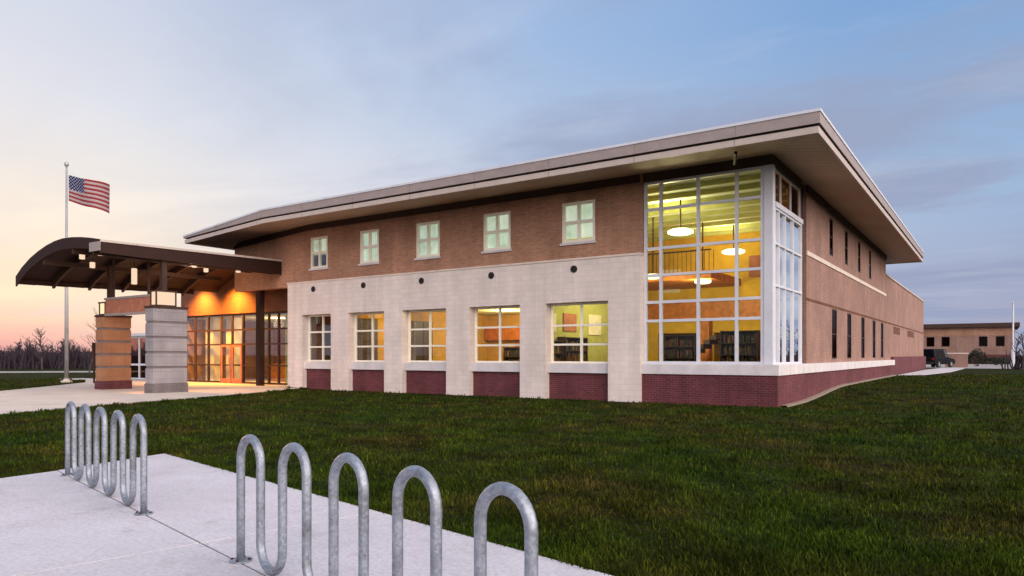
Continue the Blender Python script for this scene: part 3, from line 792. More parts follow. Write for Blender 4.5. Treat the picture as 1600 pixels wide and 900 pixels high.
# ================================================================ PILLARS, LANTERNS, SIGN, PENDANT
def pillar(label, x0, y0, wx, wy, h, mat, cap, foot=None):
    t = thing('stone_pillar', label, 'pillar', (x0 - wx/2, y0 + wy/2, 0), 'pillars under the canopy')
    s = MB(); s.box(x0 - wx - .03, y0 - .03, 0, x0 + .03, y0 + wy + .03, .42); s.build('base', foot or M['burgundy'], t, bevel=.01)
    s = MB(); z = .42; n = 5; bh = (h - .42)/n
    for i in range(n): s.box(x0 - wx, y0, z + .1 if i else z, x0, y0 + wy, z + bh); z += bh
    s.build('shaft', mat, t, bevel=.012)
    s = MB(); z = .42
    for i in range(1, n): s.box(x0 - wx + .03, y0 + .03, .42 + i*bh, x0 - .03, y0 + wy - .03, .42 + i*bh + .1)
    s.build('joint', M['groove'], t)
    MB().box(x0 - wx - .03, y0 - .03, h + .001, x0 + .03, y0 + wy + .03, h + .1).build('cap', cap, t)
    return t
p1 = pillar('tan stone pillar glowing orange under the canopy, behind the left bicycle rack', -28.1, -6.05, .75, 1.25, 3.35, M['lamplit_tanstone'], M['bronze'])
p2 = pillar('grey stone pillar with dark bands at the canopy\'s open side, right of the sign', -23.2, -6.5, .6, 1.5, 3.55, M['stone'], M['bronze'], M['greybrick'])
def lantern(label, x0, y0, x1, y1, z0, z1, mat):
    t = thing('lantern', label, 'lantern', ((x0+x1)/2, (y0+y1)/2, z0), 'lanterns on the pillars')
    MB().box(x0 + .04, y0 + .04, z0 + .04, x1 - .04, y1 - .04, z1 - .04).build('glass_box', mat, t)
    s = MB()
    for a in (x0, x1 - .05):
        for b in (y0, y1 - .05): s.box(a, b, z0, a + .05, b + .05, z1)
    s.box(x0 + .001, y0 + .001, z0, x1 - .001, y1 - .001, z0 + .039); s.box(x0 - .03, y0 - .03, z1 - .039, x1 + .03, y1 + .03, z1 + .02)
    s.build('frame', M['bronze'], t)
lantern('small warm box lantern on top of the orange-lit pillar', -28.75, -5.95, -28.2, -5.4, 3.46, 4.02, M['warmlamp'])
lantern('large pale box lantern on top of the grey pillar', -23.7, -6.35, -23.25, -5.45, 3.66, 4.28, M['pinklamp'])
S = thing('entrance_sign', 'reddish brown sign panel spanning between the two pillars', 'sign', (-25.9, -5.9, 3.4))
MB().box(-28.05, -6.0, 3.48, -23.83, -5.86, 4.1).build('panel', M['redwall'], S)
s = MB(); s.box(-28.1, -6.04, 3.38, -23.8, -5.82, 3.479); s.box(-28.1, -6.04, 4.101, -23.8, -5.82, 4.2); s.build('frame', M['fascia'], S)
for x in (-27.5, -24.6): MB().box(x, -5.97, 4.2, x + .08, -5.89, 6.0).build('hanger', M['bronze'], S)
T = thing('pendant_lamp', 'pale cylindrical pendant lamp hanging under the curved canopy', 'lamp', (-26.9, -5.3, 4.8))
MB().lathe(-26.9, -5.3, [(.1, 4.82), (.12, 4.84), (.12, 5.5), (.1, 5.54)], 16).build('shade', M['pinklamp'], T)
MB().tube([(-26.9, -5.3, 5.54), (-26.9, -5.3, 6.1)], .02, 6).build('stem', M['darkmetal'], T)

# ================================================================ FLAGPOLE AND FLAG
FX, FY = -39.28, -2.63
FP = thing('flagpole', 'tall pale flagpole rising behind the entrance canopy', 'flagpole', (FX, FY, 0))
MB().tube([(FX, FY, .02), (FX, FY, 4), (FX, FY, 12.55)], [.115, .1, .05], 14).build('pole', M['pole'], FP, smooth=True)
MB().lathe(FX, FY, [(.03, 12.55), (.1, 12.6), (.13, 12.7), (.1, 12.8), (.02, 12.84)], 14).build('finial', M['pole'], FP, smooth=True)
MB().lathe(FX, FY, [(.3, 0.0), (.3, .1), (.16, .16), (.16, .24)], 18).build('base', M['walk'], FP)
MB().tube([(FX + .1, FY - .06, 12.4), (FX + .13, FY - .08, 1.3)], .008, 5).build('halyard', M['pole'], FP)
def make_flag():
    nu, nv = 40, 24; Wd, Ht = 2.45, 1.5
    d = Vector((.8281, .5606, 0)); nrm = Vector((-.5606, .8281, 0))
    v, uvs, f = [], [], []
    for i in range(nu+1):
        for j in range(nv+1):
            u, w = i/nu, j/nv
            amp = .16*u**.7
            off = amp*math.sin(u*8.5 + w*1.1) + .05*u*math.sin(u*17 - w*2.5)
            p = Vector((FX, FY, 0)) + d*(.12 + Wd*u*.97 - .05*(1-w)*u) + nrm*off
            z = 12.08 - Ht*(1-w)*(1 + .12*u) - .55*u - .08*math.sin(u*6.3)*u
            v.append((p.x, p.y, z)); uvs.append((u, w))
    for i in range(nu):
        for j in range(nv): a = i*(nv+1)+j; f.append((a, a+nv+1, a+nv+2, a+1))
    me = bpy.data.meshes.new('flag'); me.from_pydata(v, [], f); me.materials.append(M['flag'])
    ul = me.uv_layers.new(name='UVMap')
    for l in me.loops: ul.data[l.index].uv = uvs[l.vertex_index]
    for p in me.polygons: p.use_smooth = True
    o = bpy.data.objects.new('flag', me); COL.objects.link(o)
    tag(o, 'red, white and blue striped flag with starred canton flying from the pole', 'flag')
make_flag()

# ================================================================ BICYCLE RACKS
def rack_mesh():
    p = []; w = .345; r = w/2; H = .975; tr = .031; top = H - tr - r; bot = tr + r + .006; nh = 5; na = 14
    u = 0; p.append((u, 0, -.03)); p.append((u, 0, .3)); p.append((u, 0, top))
    for h in range(nh):
        for i in range(1, na+1):
            a = math.pi - math.pi*i/na; p.append((u + r + r*math.cos(a), 0, top + r*math.sin(a)))
        u += w
        if h < nh-1:
            p.append((u, 0, .5)); p.append((u, 0, bot))
            for i in range(1, na+1):
                a = math.pi + math.pi*i/na; p.append((u + r + r*math.cos(a), 0, bot + r*math.sin(a)))
            u += w; p.append((u, 0, .5)); p.append((u, 0, top))
    p.append((u, 0, .3)); p.append((u, 0, -.03))
    return p, u
def make_rack():
    t = thing('bicycle_rack', '', 'bicycle rack', (0, 0, 0), 'wave-shaped bicycle racks')
    p, L = rack_mesh()
    MB().tube(p, .031, 16).build('tube', M['steel'], t, smooth=True)
    for u in (0, L): MB().lathe(u, 0, [(.085, .001), (.085, .012), (.045, .018)], 16).build('base_plate', M['steel'], t, smooth=False)
    for u in (0, L):
        for a_ in range(4):
            q = .785 + a_*1.5708; MB().lathe(u + .066*math.cos(q), .066*math.sin(q), [(.011, .0125), (.011, .022), (.006, .025)], 8).build('bolt', M['darkmetal'], t)
    return t
ang = math.atan2(DIR.y, DIR.x)
r1 = make_rack()
r2 = copy_tree(r1)
r1.location = (A.x, A.y, .04); r1.rotation_euler.z = ang
r1['label'] = 'farther galvanised wave bicycle rack at the left edge of the concrete'
r2.location = (.80, -19.30, .04); r2.rotation_euler.z = ang
r2['label'] = 'nearest galvanised wave bicycle rack, its big hoops cut off by the bottom edge'

# ================================================================ THINGS INSIDE
def ceiling_light(label, x, y, z, r, zc):
    t = thing('ceiling_light', label, 'ceiling light', (x, y, z), 'round ceiling lights inside the glazed corner')
    MB().lathe(x, y, [(r*.75, z), (r, z + .05), (r, z + .14), (r*.7, z + .2)], 28).build('diffuser', M['lamp'], t, smooth=True)
    MB().tube([(x, y, z + .2), (x, y, zc)], .03, 8).build('stem', M['darkmetal'], t)
CL = [('round glowing ceiling light nearest the glass, left of the corner window', -4.35, 3.3, 6.15, .48, 7.46),
      ('round glowing ceiling light high up, right of centre in the corner window', -4.28, 9.6, 6.15, .5, 7.46),
      ('small round pendant light low at the left of the corner window', -6.6, 6.0, 4.85, .3, 7.46),
      ('round pendant light low in the middle of the corner window', -5.2, 8.2, 4.75, .36, 7.46)]
for a_ in CL: ceiling_light(*a_)

def books_mat():
    m, nt, b, out = new_mat('book_spines')
    g = N(nt, 'ShaderNodeNewGeometry'); mp = N(nt, 'ShaderNodeMapping'); mp.inputs['Scale'].default_value = (14, 14, 2.2); nt.links.new(g.outputs['Position'], mp.inputs[0])
    v = N(nt, 'ShaderNodeTexVoronoi'); v.inputs['Scale'].default_value = 1.0; nt.links.new(mp.outputs[0], v.inputs['Vector'])
    sp = N(nt, 'ShaderNodeSeparateXYZ'); nt.links.new(v.outputs['Color'], sp.inputs[0])
    c = ramp(nt, sp.outputs[0], [(0, (.02,.02,.02)), (.25, (.16,.05,.02)), (.45, (.03,.05,.03)), (.65, (.25,.13,.03)), (.85, (.05,.03,.03)), (1, (.35,.26,.1))], 'CONSTANT')
    nt.links.new(c, b.inputs['Base Color']); b.inputs['Roughness'].default_value = .7
    return m
M['books'] = books_mat()
def bookcase(label, x, y, w, h, n, turn=0):
    """stands at (x, y); open side towards -y before turning"""
    t = thing('bookcase', label, 'bookcase', (0, 0, 0), 'dark bookcases inside')
    s = MB(); s.box(-w/2, 0, 0, -w/2 + .05, .4, h); s.box(w/2 - .05, 0, 0, w/2, .4, h); s.box(-w/2 + .05, .36, 0, w/2 - .05, .4, h)
    s.build('frame', M['furn'], t)
    rd = random.Random(int(x*100) + int(y*10)); bk = MB()
    for i in range(n):
        z = .05 + (h - .1)*i/(n-1); MB().box(-w/2 + .051, .01, z, w/2 - .051, .355, z + .04).build('shelf', M['furn'], t)
        if i == n-1: continue
        u = -w/2 + .06; gap = (h - .1)/(n-1) - .06
        while u < w/2 - .12:
            b_ = rd.uniform(.03, .07)
            if rd.random() < .88: bk.box(u, .05 + rd.uniform(0, .04), z + .041, u + b_, .3, z + .041 + gap*rd.uniform(.6, .92))
            u += b_ + .003
    bk.build('books', M['books'], t)
    t.location = (x, y, .102); t.rotation_euler.z = turn
    return t
Q = math.pi/2
bookcase("bookcase behind the corner window's lower left panes", -4.9, 4.6, 1.3, 2.3, 6)
bookcase('tall bookcase in the middle of the glazed corner', -3.1, 6.4, 1.5, 2.5, 6)
bookcase('bookcase behind the window nearest the glazed corner, left half', -9.0, 1.7, 1.7, 2.1, 5, Q)
bookcase('bookcase behind the window nearest the glazed corner, right half', -9.0, 3.7, 1.9, 2.25, 5, Q)
bookcase('bookcase against the back wall behind the fourth tall window from the entrance', -13.4, 6.5, 2.6, 1.9, 5)
def cabinet(label, x, y, w, d, h):
    """doors face +x"""
    t = thing('cabinet', label, 'cabinet', (x, y + d/2, .1), 'tall dark cabinets inside the rooms')
    MB().box(x, y, .101, x + w, y + d, h).build('body', M['furn'], t, bevel=.01)
    for i in range(2): MB().box(x + w + .001, y + .03 + i*d/2, .15, x + w + .02, y + d/2 - .03 + i*d/2, h - .05).build('door', M['furn'], t)
cabinet('tall dark cabinet behind the left panes of the second tall window from the entrance', -19.19, .75, .5, 1.1, 3.3)
cabinet('tall dark cabinet behind the left panes of the middle tall window', -15.98, .75, .5, 1.3, 3.1)

def rod_light(name, typ, loc, energy, col, size=.2, rot=None, spot=None, blend=.6):
    l = bpy.data.lights.new(name, typ); l.energy = energy; l.color = col
    if typ == 'AREA': l.shape = 'DISK'; l.size = size
    else: l.shadow_soft_size = size
    if typ == 'SPOT': l.spot_size = R(spot); l.spot_blend = blend
    o = bpy.data.objects.new(name, l); o.location = loc
    if rot: o.rotation_euler = rot
    COL.objects.link(o); return o
WARM = (1, .74, .38)
for (x, y, z) in ((-4.8, 3.3, 6.5), (-4.7, 9.2, 6.5), (-6.6, 5.6, 4.65), (-5.2, 7.7, 4.6)):
    rod_light('atrium_lamp', 'POINT', (x, y, z), 235, (1, .86, .46), .3)
rod_light('room_lamp', 'POINT', (-12.8, 4.0, 3.3), 380, (1, .66, .28), .3)
rod_light('room_lamp', 'POINT', (-17.4, 4.6, 3.3), 300, (1, .72, .25), .3)
rod_light('atrium_lamp', 'POINT', (-7.4, 4.0, 3.6), 130, (1, .78, .36), .3)
rod_light('lobby_lamp', 'POINT', (-29, 4.2, 3.4), 230, (1, .62, .36), .3)
rod_light('lobby_lamp', 'POINT', (-24.3, 3.4, 3.3), 140, (1, .85, .3), .3)
# wall-washing downlights at the entrance wall and the lamp that lights the near pillar
for x in (-32.2, -29.1):
    rod_light('wall_wash', 'SPOT', (x, .5, 5.5), 3600, (1, .40, .05), .15, (R(20), 0, 0), 125, 1.0)
rod_light('pillar_lamp', 'SPOT', (-25.9, -5.0, 5.5), 1900, (1, .38, .12), .08, (R(0), R(-38), 0), 80, .8)
rod_light('canopy_lamp', 'POINT', (-27.0, -2.4, 5.2), 100, (1, .62, .38), .12)

# ================================================================ TREES, WOOD
def branchy(mb, base, h, n, spread, thick, seed, levels=2):
    rd = random.Random(seed)
    P = Vector(base); path = [P.copy()]; k = 6
    for i in range(1, k+1):
        P = P + Vector((rd.uniform(-.05, .05)*h, rd.uniform(-.05, .05)*h, h*.92/k)); path.append(P.copy())
    for i in range(n):
        t = rd.uniform(.22, 1.0); idx = t*k; i0 = min(int(idx), k-1); q = path[i0].lerp(path[i0+1], idx - i0)
        a = rd.uniform(0, 6.283); L = h*spread*(1.15 - .75*t)*rd.uniform(.5, 1.1)
        d = Vector((math.cos(a), math.sin(a), rd.uniform(.5, 1.3))).normalized()
        m = q + d*L*.55 + Vector((0, 0, .02*L)); e = m + (d + Vector((rd.uniform(-.4,.4), rd.uniform(-.4,.4), .35))).normalized()*L*.5
        mb.tube([q, m, e], [thick*.38*(1.1-t*.6), thick*.22, thick*.06], 3, False)
        for s in range(levels):
            b0 = q.lerp(m, rd.uniform(.4, 1)) if s % 2 else m.lerp(e, rd.uniform(0, .7))
            d2 = (d + Vector((rd.uniform(-.9,.9), rd.uniform(-.9,.9), rd.uniform(-.2,.8)))).normalized()
            mb.tube([b0, b0 + d2*L*rd.uniform(.25, .5)], [thick*.16, thick*.04], 3, False)
    return path
def cam_pt(px, d):
    a = R(YAW); F = (-math.sin(a), math.cos(a)); Rt = (math.cos(a), math.sin(a)); l = (px-800)/1121*d
    return CAM[0] + d*F[0] + l*Rt[0], CAM[1] + d*F[1] + l*Rt[1]
def bare_tree(label, x, y, h, seed, n=70, thick=.1):
    t = thing('bare_tree', label, 'tree', (x, y, 0), 'bare trees')
    c = MB(); path = branchy(c, (x, y, 0), h, n, .36, thick, seed, 3)
    c.build('crown', M['twig'], t)
    MB().tube(path, [thick*(1 - .85*i/(len(path)-1)) for i in range(len(path))], 7).build('trunk', M['bark'], t)
x, y = cam_pt(139, 62); bare_tree('slender bare tree standing just left of the orange-lit pillar', x, y, 5.6, 5, 60, .06)
x, y = cam_pt(66, 82); bare_tree('bare tree sticking up above the dark wood left of the flagpole', x, y, 4.7, 9, 80, .09)
def wood(name, label, px0, px1, d0, d1, n, hmin, hmax, seed):
    rd = random.Random(seed); mb = MB()
    for i in range(n):
        px = rd.uniform(px0, px1); d = rd.uniform(d0, d1); x, y = cam_pt(px, d); h = rd.uniform(hmin, hmax)*(.9 + .3*math.sin(px*.045)**2)
        path = branchy(mb, (x, y, 0), h, 26, .33, .1, seed*1000 + i, 3)
        mb.tube(path, [.09*(1-.8*j/6) for j in range(7)], 4, False)
        # brush at the foot
        for j in range(16):
            a = rd.uniform(0, 6.28); r = rd.uniform(.1, 1.3); b = Vector((x + r*math.cos(a), y + r*math.sin(a), 0))
            mb.tube([b, b + Vector((rd.uniform(-.5,.5), rd.uniform(-.5,.5), rd.uniform(.9, 2.2)))], [.09, .03], 3, False)
    o = mb.build(name, M['wood_far']); tag(o, label, 'wood', kind='stuff')
wood('far_wood', 'dark purplish line of bare far-off trees behind the entrance, left of the pillars', -160, 330, 83, 122, 460, 2.0, 3.4, 3)
wood('side_wood', 'bare wood beyond the car park at the far right', 1592, 2500, 62, 95, 150, 3.2, 6.0, 4)

# ================================================================ FAR RIGHT: BUILDING, CARS, ENCLOSURE, LAMP POLE, POST
FB = thing('far_building', 'long low tan building with a dark flat roof beyond the car park', 'building', (-3, 105, .28))
FW = [(-3.6, -2.5), (-1.6, -.5), (3.2, 4.3), (5.3, 6.4)]
mb = MB().wall('x', -22, 7.6, 0, 5.75, 105, 105.4, [(a, b, 2.9, 4.4) for a, b in FW]); mb.box(7.2, 105.4, 0, 7.6, 120, 5.75); mb.build('wall', M['tan'], FB)
MB().box(-22, 104.96, 4.55, 7.62, 105.0, 5.5).build('fascia_band', M['brick'], FB)
MB().box(-22.6, 104.2, 5.76, 8.2, 121, 6.35).build('roof', M['bronze'], FB)
MB().box(-22, 104.9, 0, 7.65, 104.99, 1.7).build('plinth', M['burgundy'], FB)
for a, b in FW:
    f = MB(); grid_frame(f, 'x', [a, b], [2.9, 4.4], 105.2, .08, .1); fo = f.build('window', M['bronze'], FB)
    MB().box(a + .05, 105.25, 2.95, b - .05, 105.26, 4.35).build('pane', M['darkglass'], fo)
    MB().box(a - .1, 105.45, 2.8, b + .1, 105.6, 4.5).build('backing', M['darkroom'], fo)

def car(label, px, d, rz, H=1.75, tall=True):
    x, y = cam_pt(px, d)
    t = thing('parked_car', label, 'car', (0, 0, 0), 'cars in the car park')
    L, W = 4.7, 1.9
    prof_low = [(-L/2, .42), (-L/2 + .03, .98), (-L/2 + .12, 1.02), (L/2 - 1.25, 1.05), (L/2 - .1, .86), (L/2, .62), (L/2 - .04, .35), (-L/2 + .1, .32)]
    prof_cab = [(-L/2 + .12, 1.02), (-L/2 + (.35 if tall else .9), H - .04), (-L/2 + (.6 if tall else 1.3), H), (.35, H), (.62, H - .05), (L/2 - 1.3, 1.05)]
    def extr(mb, prof, w0, w1f):
        n = len(prof); base = len(mb.v)
        for s in (-1, 1):
            for (u, z) in prof: mb.v.append((u, s*(w0 - max(0, z - 1.0)*w1f), z))
        mb.f.append(tuple(base + i for i in range(n))); mb.f.append(tuple(base + n + n-1-i for i in range(n)))
        for i in range(n): j = (i+1) % n; mb.f.append((base+i, base+n+i, base+n+j, base+j))
    m = MB(); extr(m, prof_low, W/2, .1); m.build('body', M['car'], t, bevel=.05)
    m = MB(); extr(m, prof_cab, W/2 - .05, .24); m.build('cabin', M['car'], t, bevel=.03)
    m = MB()
    for s in (-1, 1):
        zz0, zz1 = 1.12, H - .14
        def yy(z): return s*(W/2 - .05 - (z-1)*.24 + .004)
        for (u0, u1, u2, u3) in ((-L/2 + .55, -.95, -.95, -L/2 + .7), (-.85, .2, .1, -.85), (.3, .95, .45, .2)):
            m.quad((u0, yy(zz0), zz0), (u1, yy(zz0), zz0), (u2, yy(zz1), zz1), (u3, yy(zz1), zz1))
    m.build('side_windows', M['darkglass'], t)
    k = (.35 if tall else .9)
    m = MB(); uA, uB = -L/2 + .12 + (k-.12)*.15 - .012, -L/2 + .12 + (k-.12)*.9 - .012
    m.quad((uA, -.72, 1.14), (uA, .72, 1.14), (uB, .6, H - .12), (uB, -.6, H - .12)); m.build('rear_window', M['darkglass'], t)
    for s in (-1, 1):
        MB().box(-L/2 - .015, s*(W/2 - .06), .78, -L/2 + .06, s*(W/2 - .3), 1.0).build('tail_lamp', M['red'], t)
        for u in (-L/2 + .95, L/2 - .95):
            w = MB().tube([(u, s*(W/2 - .2), .34), (u, s*(W/2 + .01), .34)], .34, 20).build('wheel', M['tyre'], t)
            MB().tube([(u, s*(W/2 + .0), .34), (u, s*(W/2 + .02), .34)], .2, 16).build('rim', M['steel'], w)
    MB().box(-L/2 - .05, -W/2 + .1, .4, -L/2 + .02, W/2 - .1, .58).build('bumper', M['tyre'], t)
    t.location = (x, y, .31); t.rotation_euler.z = rz; del t['group']
    return t
car('black tall car parked at the far end of the side wall', 1462, 76, R(70), 1.95, True)
def shrub(label, px, d, w, h, seed):
    x, y = cam_pt(px, d); rd = random.Random(seed)
    t = thing('evergreen_shrub', label, 'shrub', (x, y, .3), 'dark shrubs by the car park')
    c = MB()
    for i in range(1500):
        u, v = rd.uniform(0, 6.283), rd.uniform(-.25, 1); q = rd.uniform(.55, 1)**.5*(1 + .18*math.sin(3*u + seed)); k = math.sqrt(max(0, 1 - v*v))
        p = Vector((x + w*q*k*math.cos(u), y + w*.7*q*k*math.sin(u), .3 + h*(.22 + .78*max(0, v)*q)))
        a_ = Vector((rd.uniform(-1, 1), rd.uniform(-1, 1), rd.uniform(-.6, 1))).normalized()*.11; b_ = a_.cross(Vector((rd.uniform(-1,1), rd.uniform(-1,1), rd.uniform(-1,1)))).normalized()*.05
        c.quad(p - a_, p + b_, p + a_, p - b_)
    c.build('foliage', M['shrub'], t)
    s_ = MB()
    for i in range(7): s_.tube([(x + rd.uniform(-.2,.2), y, .28), (x + rd.uniform(-w,w)*.6, y + rd.uniform(-.3,.3), .3 + h*.7)], [.04, .015], 5)
    s_.build('stem', M['bark'], t)
shrub('dark evergreen shrub just right of the little brick screen wall', 1526, 84, 1.0, 1.9, 1)
shrub('wide low dark shrub in front of the far building, left of the white pole', 1556, 92, 1.7, 1.05, 2)
x, y = cam_pt(1497, 78)
E = thing('brick_screen_wall', 'low pinkish brick screen wall right of the parked black car', 'wall', (x, y, .3))
MB().box(x - 1.2, y - .15, .3, x + .9, y + .15, 1.75).build('wall', M['tan'], E); MB().box(x - 1.26, y - .2, 1.751, x + .96, y + .2, 1.86).build('cap', M['cream'], E)
x, y = cam_pt(1583, 74)
L_ = thing('lamp_pole', 'white lamp pole at the far right in front of the car park', 'lamp pole', (x, y, .3))
MB().tube([(x, y, .3), (x, y, 2.2), (x, y, 2.25), (x, y, 7.0)], [.2, .17, .09, .07], 12).build('pole', M['alu'], L_, smooth=False)
MB().box(x - .1, y - .45, 6.98, x + .1, y + .1, 7.1).build('lamp_head', M['alu'], L_)
x, y = cam_pt(147, 40)
Pz = thing('sign_post', 'slim dark post standing left of the orange-lit pillar', 'post', (x, y, 0))
MB().tube([(x, y, 0), (x, y, 2.2)], .05, 10).build('post', M['darkmetal'], Pz); MB().box(x - .16, y - .04, 1.75, x + .1, y + .04, 2.3).build('plate', M['darkmetal'], Pz)

# ================================================================ GRASS
def inside(poly, x, y):
    c = np.zeros(len(x), bool); n = len(poly)
    for i in range(n):
        x0, y0 = poly[i]; x1, y1 = poly[(i+1) % n]
        m = ((y0 > y) != (y1 > y)); 
        with np.errstate(divide='ignore', invalid='ignore'):
            xi = (x1-x0)*(y-y0)/(y1-y0) + x0
        c ^= m & (x < xi)
    return c
def grass():
    n = 330000
    a = R(YAW)
    u = rng.random(n); d0, d1, p = 3.6, 48., -.25
    d = (d0**p + u*(d1**p - d0**p))**(1/p)
    l = d*rng.uniform(-.95, .95, n)
    x = CAM[0] - math.sin(a)*d + math.cos(a)*l; y = CAM[1] + math.cos(a)*d + math.sin(a)*l
    # clumping
    k = np.sin(x*3.1 + 1.7*np.sin(y*2.3)) * np.sin(y*2.7 + 1.3*np.sin(x*1.9))
    keep = rng.random(n) < (.72 + .28*k)
    keep &= ~inside(PAD, x, y) & ~inside(WALK, x, y)
    keep &= ~((x > -26) & (x < .37) & (y > -.16)) & ~((x < -22) & (y > 1)) & ~((x > 0) & (x < 3) & (y > 29)) & (y < 60)
    x, y, d, k = x[keep], y[keep], d[keep], k[keep]
    ex, ey = [], []
    for poly, m_, far in ((PAD, 5200, .07), (WALK, 2600, .12)):
        for i in range(len(poly)):
            p0, p1 = np.array(poly[i]), np.array(poly[(i+1) % len(poly)]); L = np.linalg.norm(p1 - p0); c_ = max(4, int(m_*L/12))
            if min(p0[1], p1[1]) < -27 and max(p0[1], p1[1]) < -26: continue
            t = rng.random(c_)[:, None]; off = (rng.random(c_)**1.6*far*2 - far*.25)[:, None]
            nn = np.array([p1[1] - p0[1], p0[0] - p1[0]])/L
            mid = (p0 + p1)/2 + nn*.05
            if inside(poly, np.array([mid[0]]), np.array([mid[1]]))[0]: nn = -nn
            q = p0 + (p1 - p0)*t + nn*off; ex.append(q[:, 0]); ey.append(q[:, 1])
    ex = np.concatenate(ex); ey = np.concatenate(ey)
    kk = (ey < .0) & ~((ex > -26) & (ey > -.16)); ex, ey = ex[kk], ey[kk]
    ed = (ex - CAM[0])*(-math.sin(a)) + (ey - CAM[1])*math.cos(a)
    x = np.concatenate([x, ex]); y = np.concatenate([y, ey]); d = np.concatenate([d, np.maximum(ed, 3)]); k = np.concatenate([k, np.full(len(ex), .9)]); n = len(x)
    z = ground_z(x, y) - .004
    h = rng.uniform(.025, .062, n)*(1 + .25*k)*np.where(np.sin(x*5.3 + 2*np.sin(y*3.1))*np.sin(y*4.7 + 1.5*np.sin(x*2.9)) > .62, 1.6, 1.0)*(1 + d*.012); w = .0032*(1 + d*.16)*rng.uniform(.7, 1.3, n)
    th = rng.uniform(0, 6.283, n); ph = rng.uniform(0, 6.283, n); lean = rng.uniform(.1, .8, n)*h
    cx_, sx_ = np.cos(th)*w, np.sin(th)*w
    V = np.empty((n, 5, 3))
    mx, my = x + np.cos(ph)*lean*.35, y + np.sin(ph)*lean*.35
    V[:, 0] = np.stack([x - cx_, y - sx_, z], 1); V[:, 1] = np.stack([x + cx_, y + sx_, z], 1)
    V[:, 2] = np.stack([mx + cx_*.75, my + sx_*.75, z + h*.6], 1); V[:, 3] = np.stack([mx - cx_*.75, my - sx_*.75, z + h*.6], 1)
    V[:, 4] = np.stack([x + np.cos(ph)*lean, y + np.sin(ph)*lean, z + h], 1)
    base = np.arange(n)[:, None]*5
    loops = np.concatenate([base + np.array([0, 1, 2, 3]), base + np.array([3, 2, 4])], 1).ravel().astype(np.int32)
    ls = (np.arange(n)[:, None]*7 + np.array([0, 4])).ravel().astype(np.int32)
    me = bpy.data.meshes.new('grass'); me.vertices.add(n*5); me.loops.add(n*7); me.polygons.add(n*2)
    me.vertices.foreach_set('co', V.ravel()); me.loops.foreach_set('vertex_index', loops)
    me.polygons.foreach_set('loop_start', ls); me.polygons.foreach_set('loop_total', np.tile([4, 3], n).astype(np.int32))
    me.update(calc_edges=True)
    at = me.attributes.new('blade_tone', 'FLOAT', 'POINT'); at.data.foreach_set('value', np.repeat(rng.random(n), 5).astype(np.float32))
    me.materials.append(M['blade'])
    o = bpy.data.objects.new('grass', me); COL.objects.link(o); tag(o, 'short dark green lawn with brownish patches in front of the building', 'grass', kind='stuff')
grass()

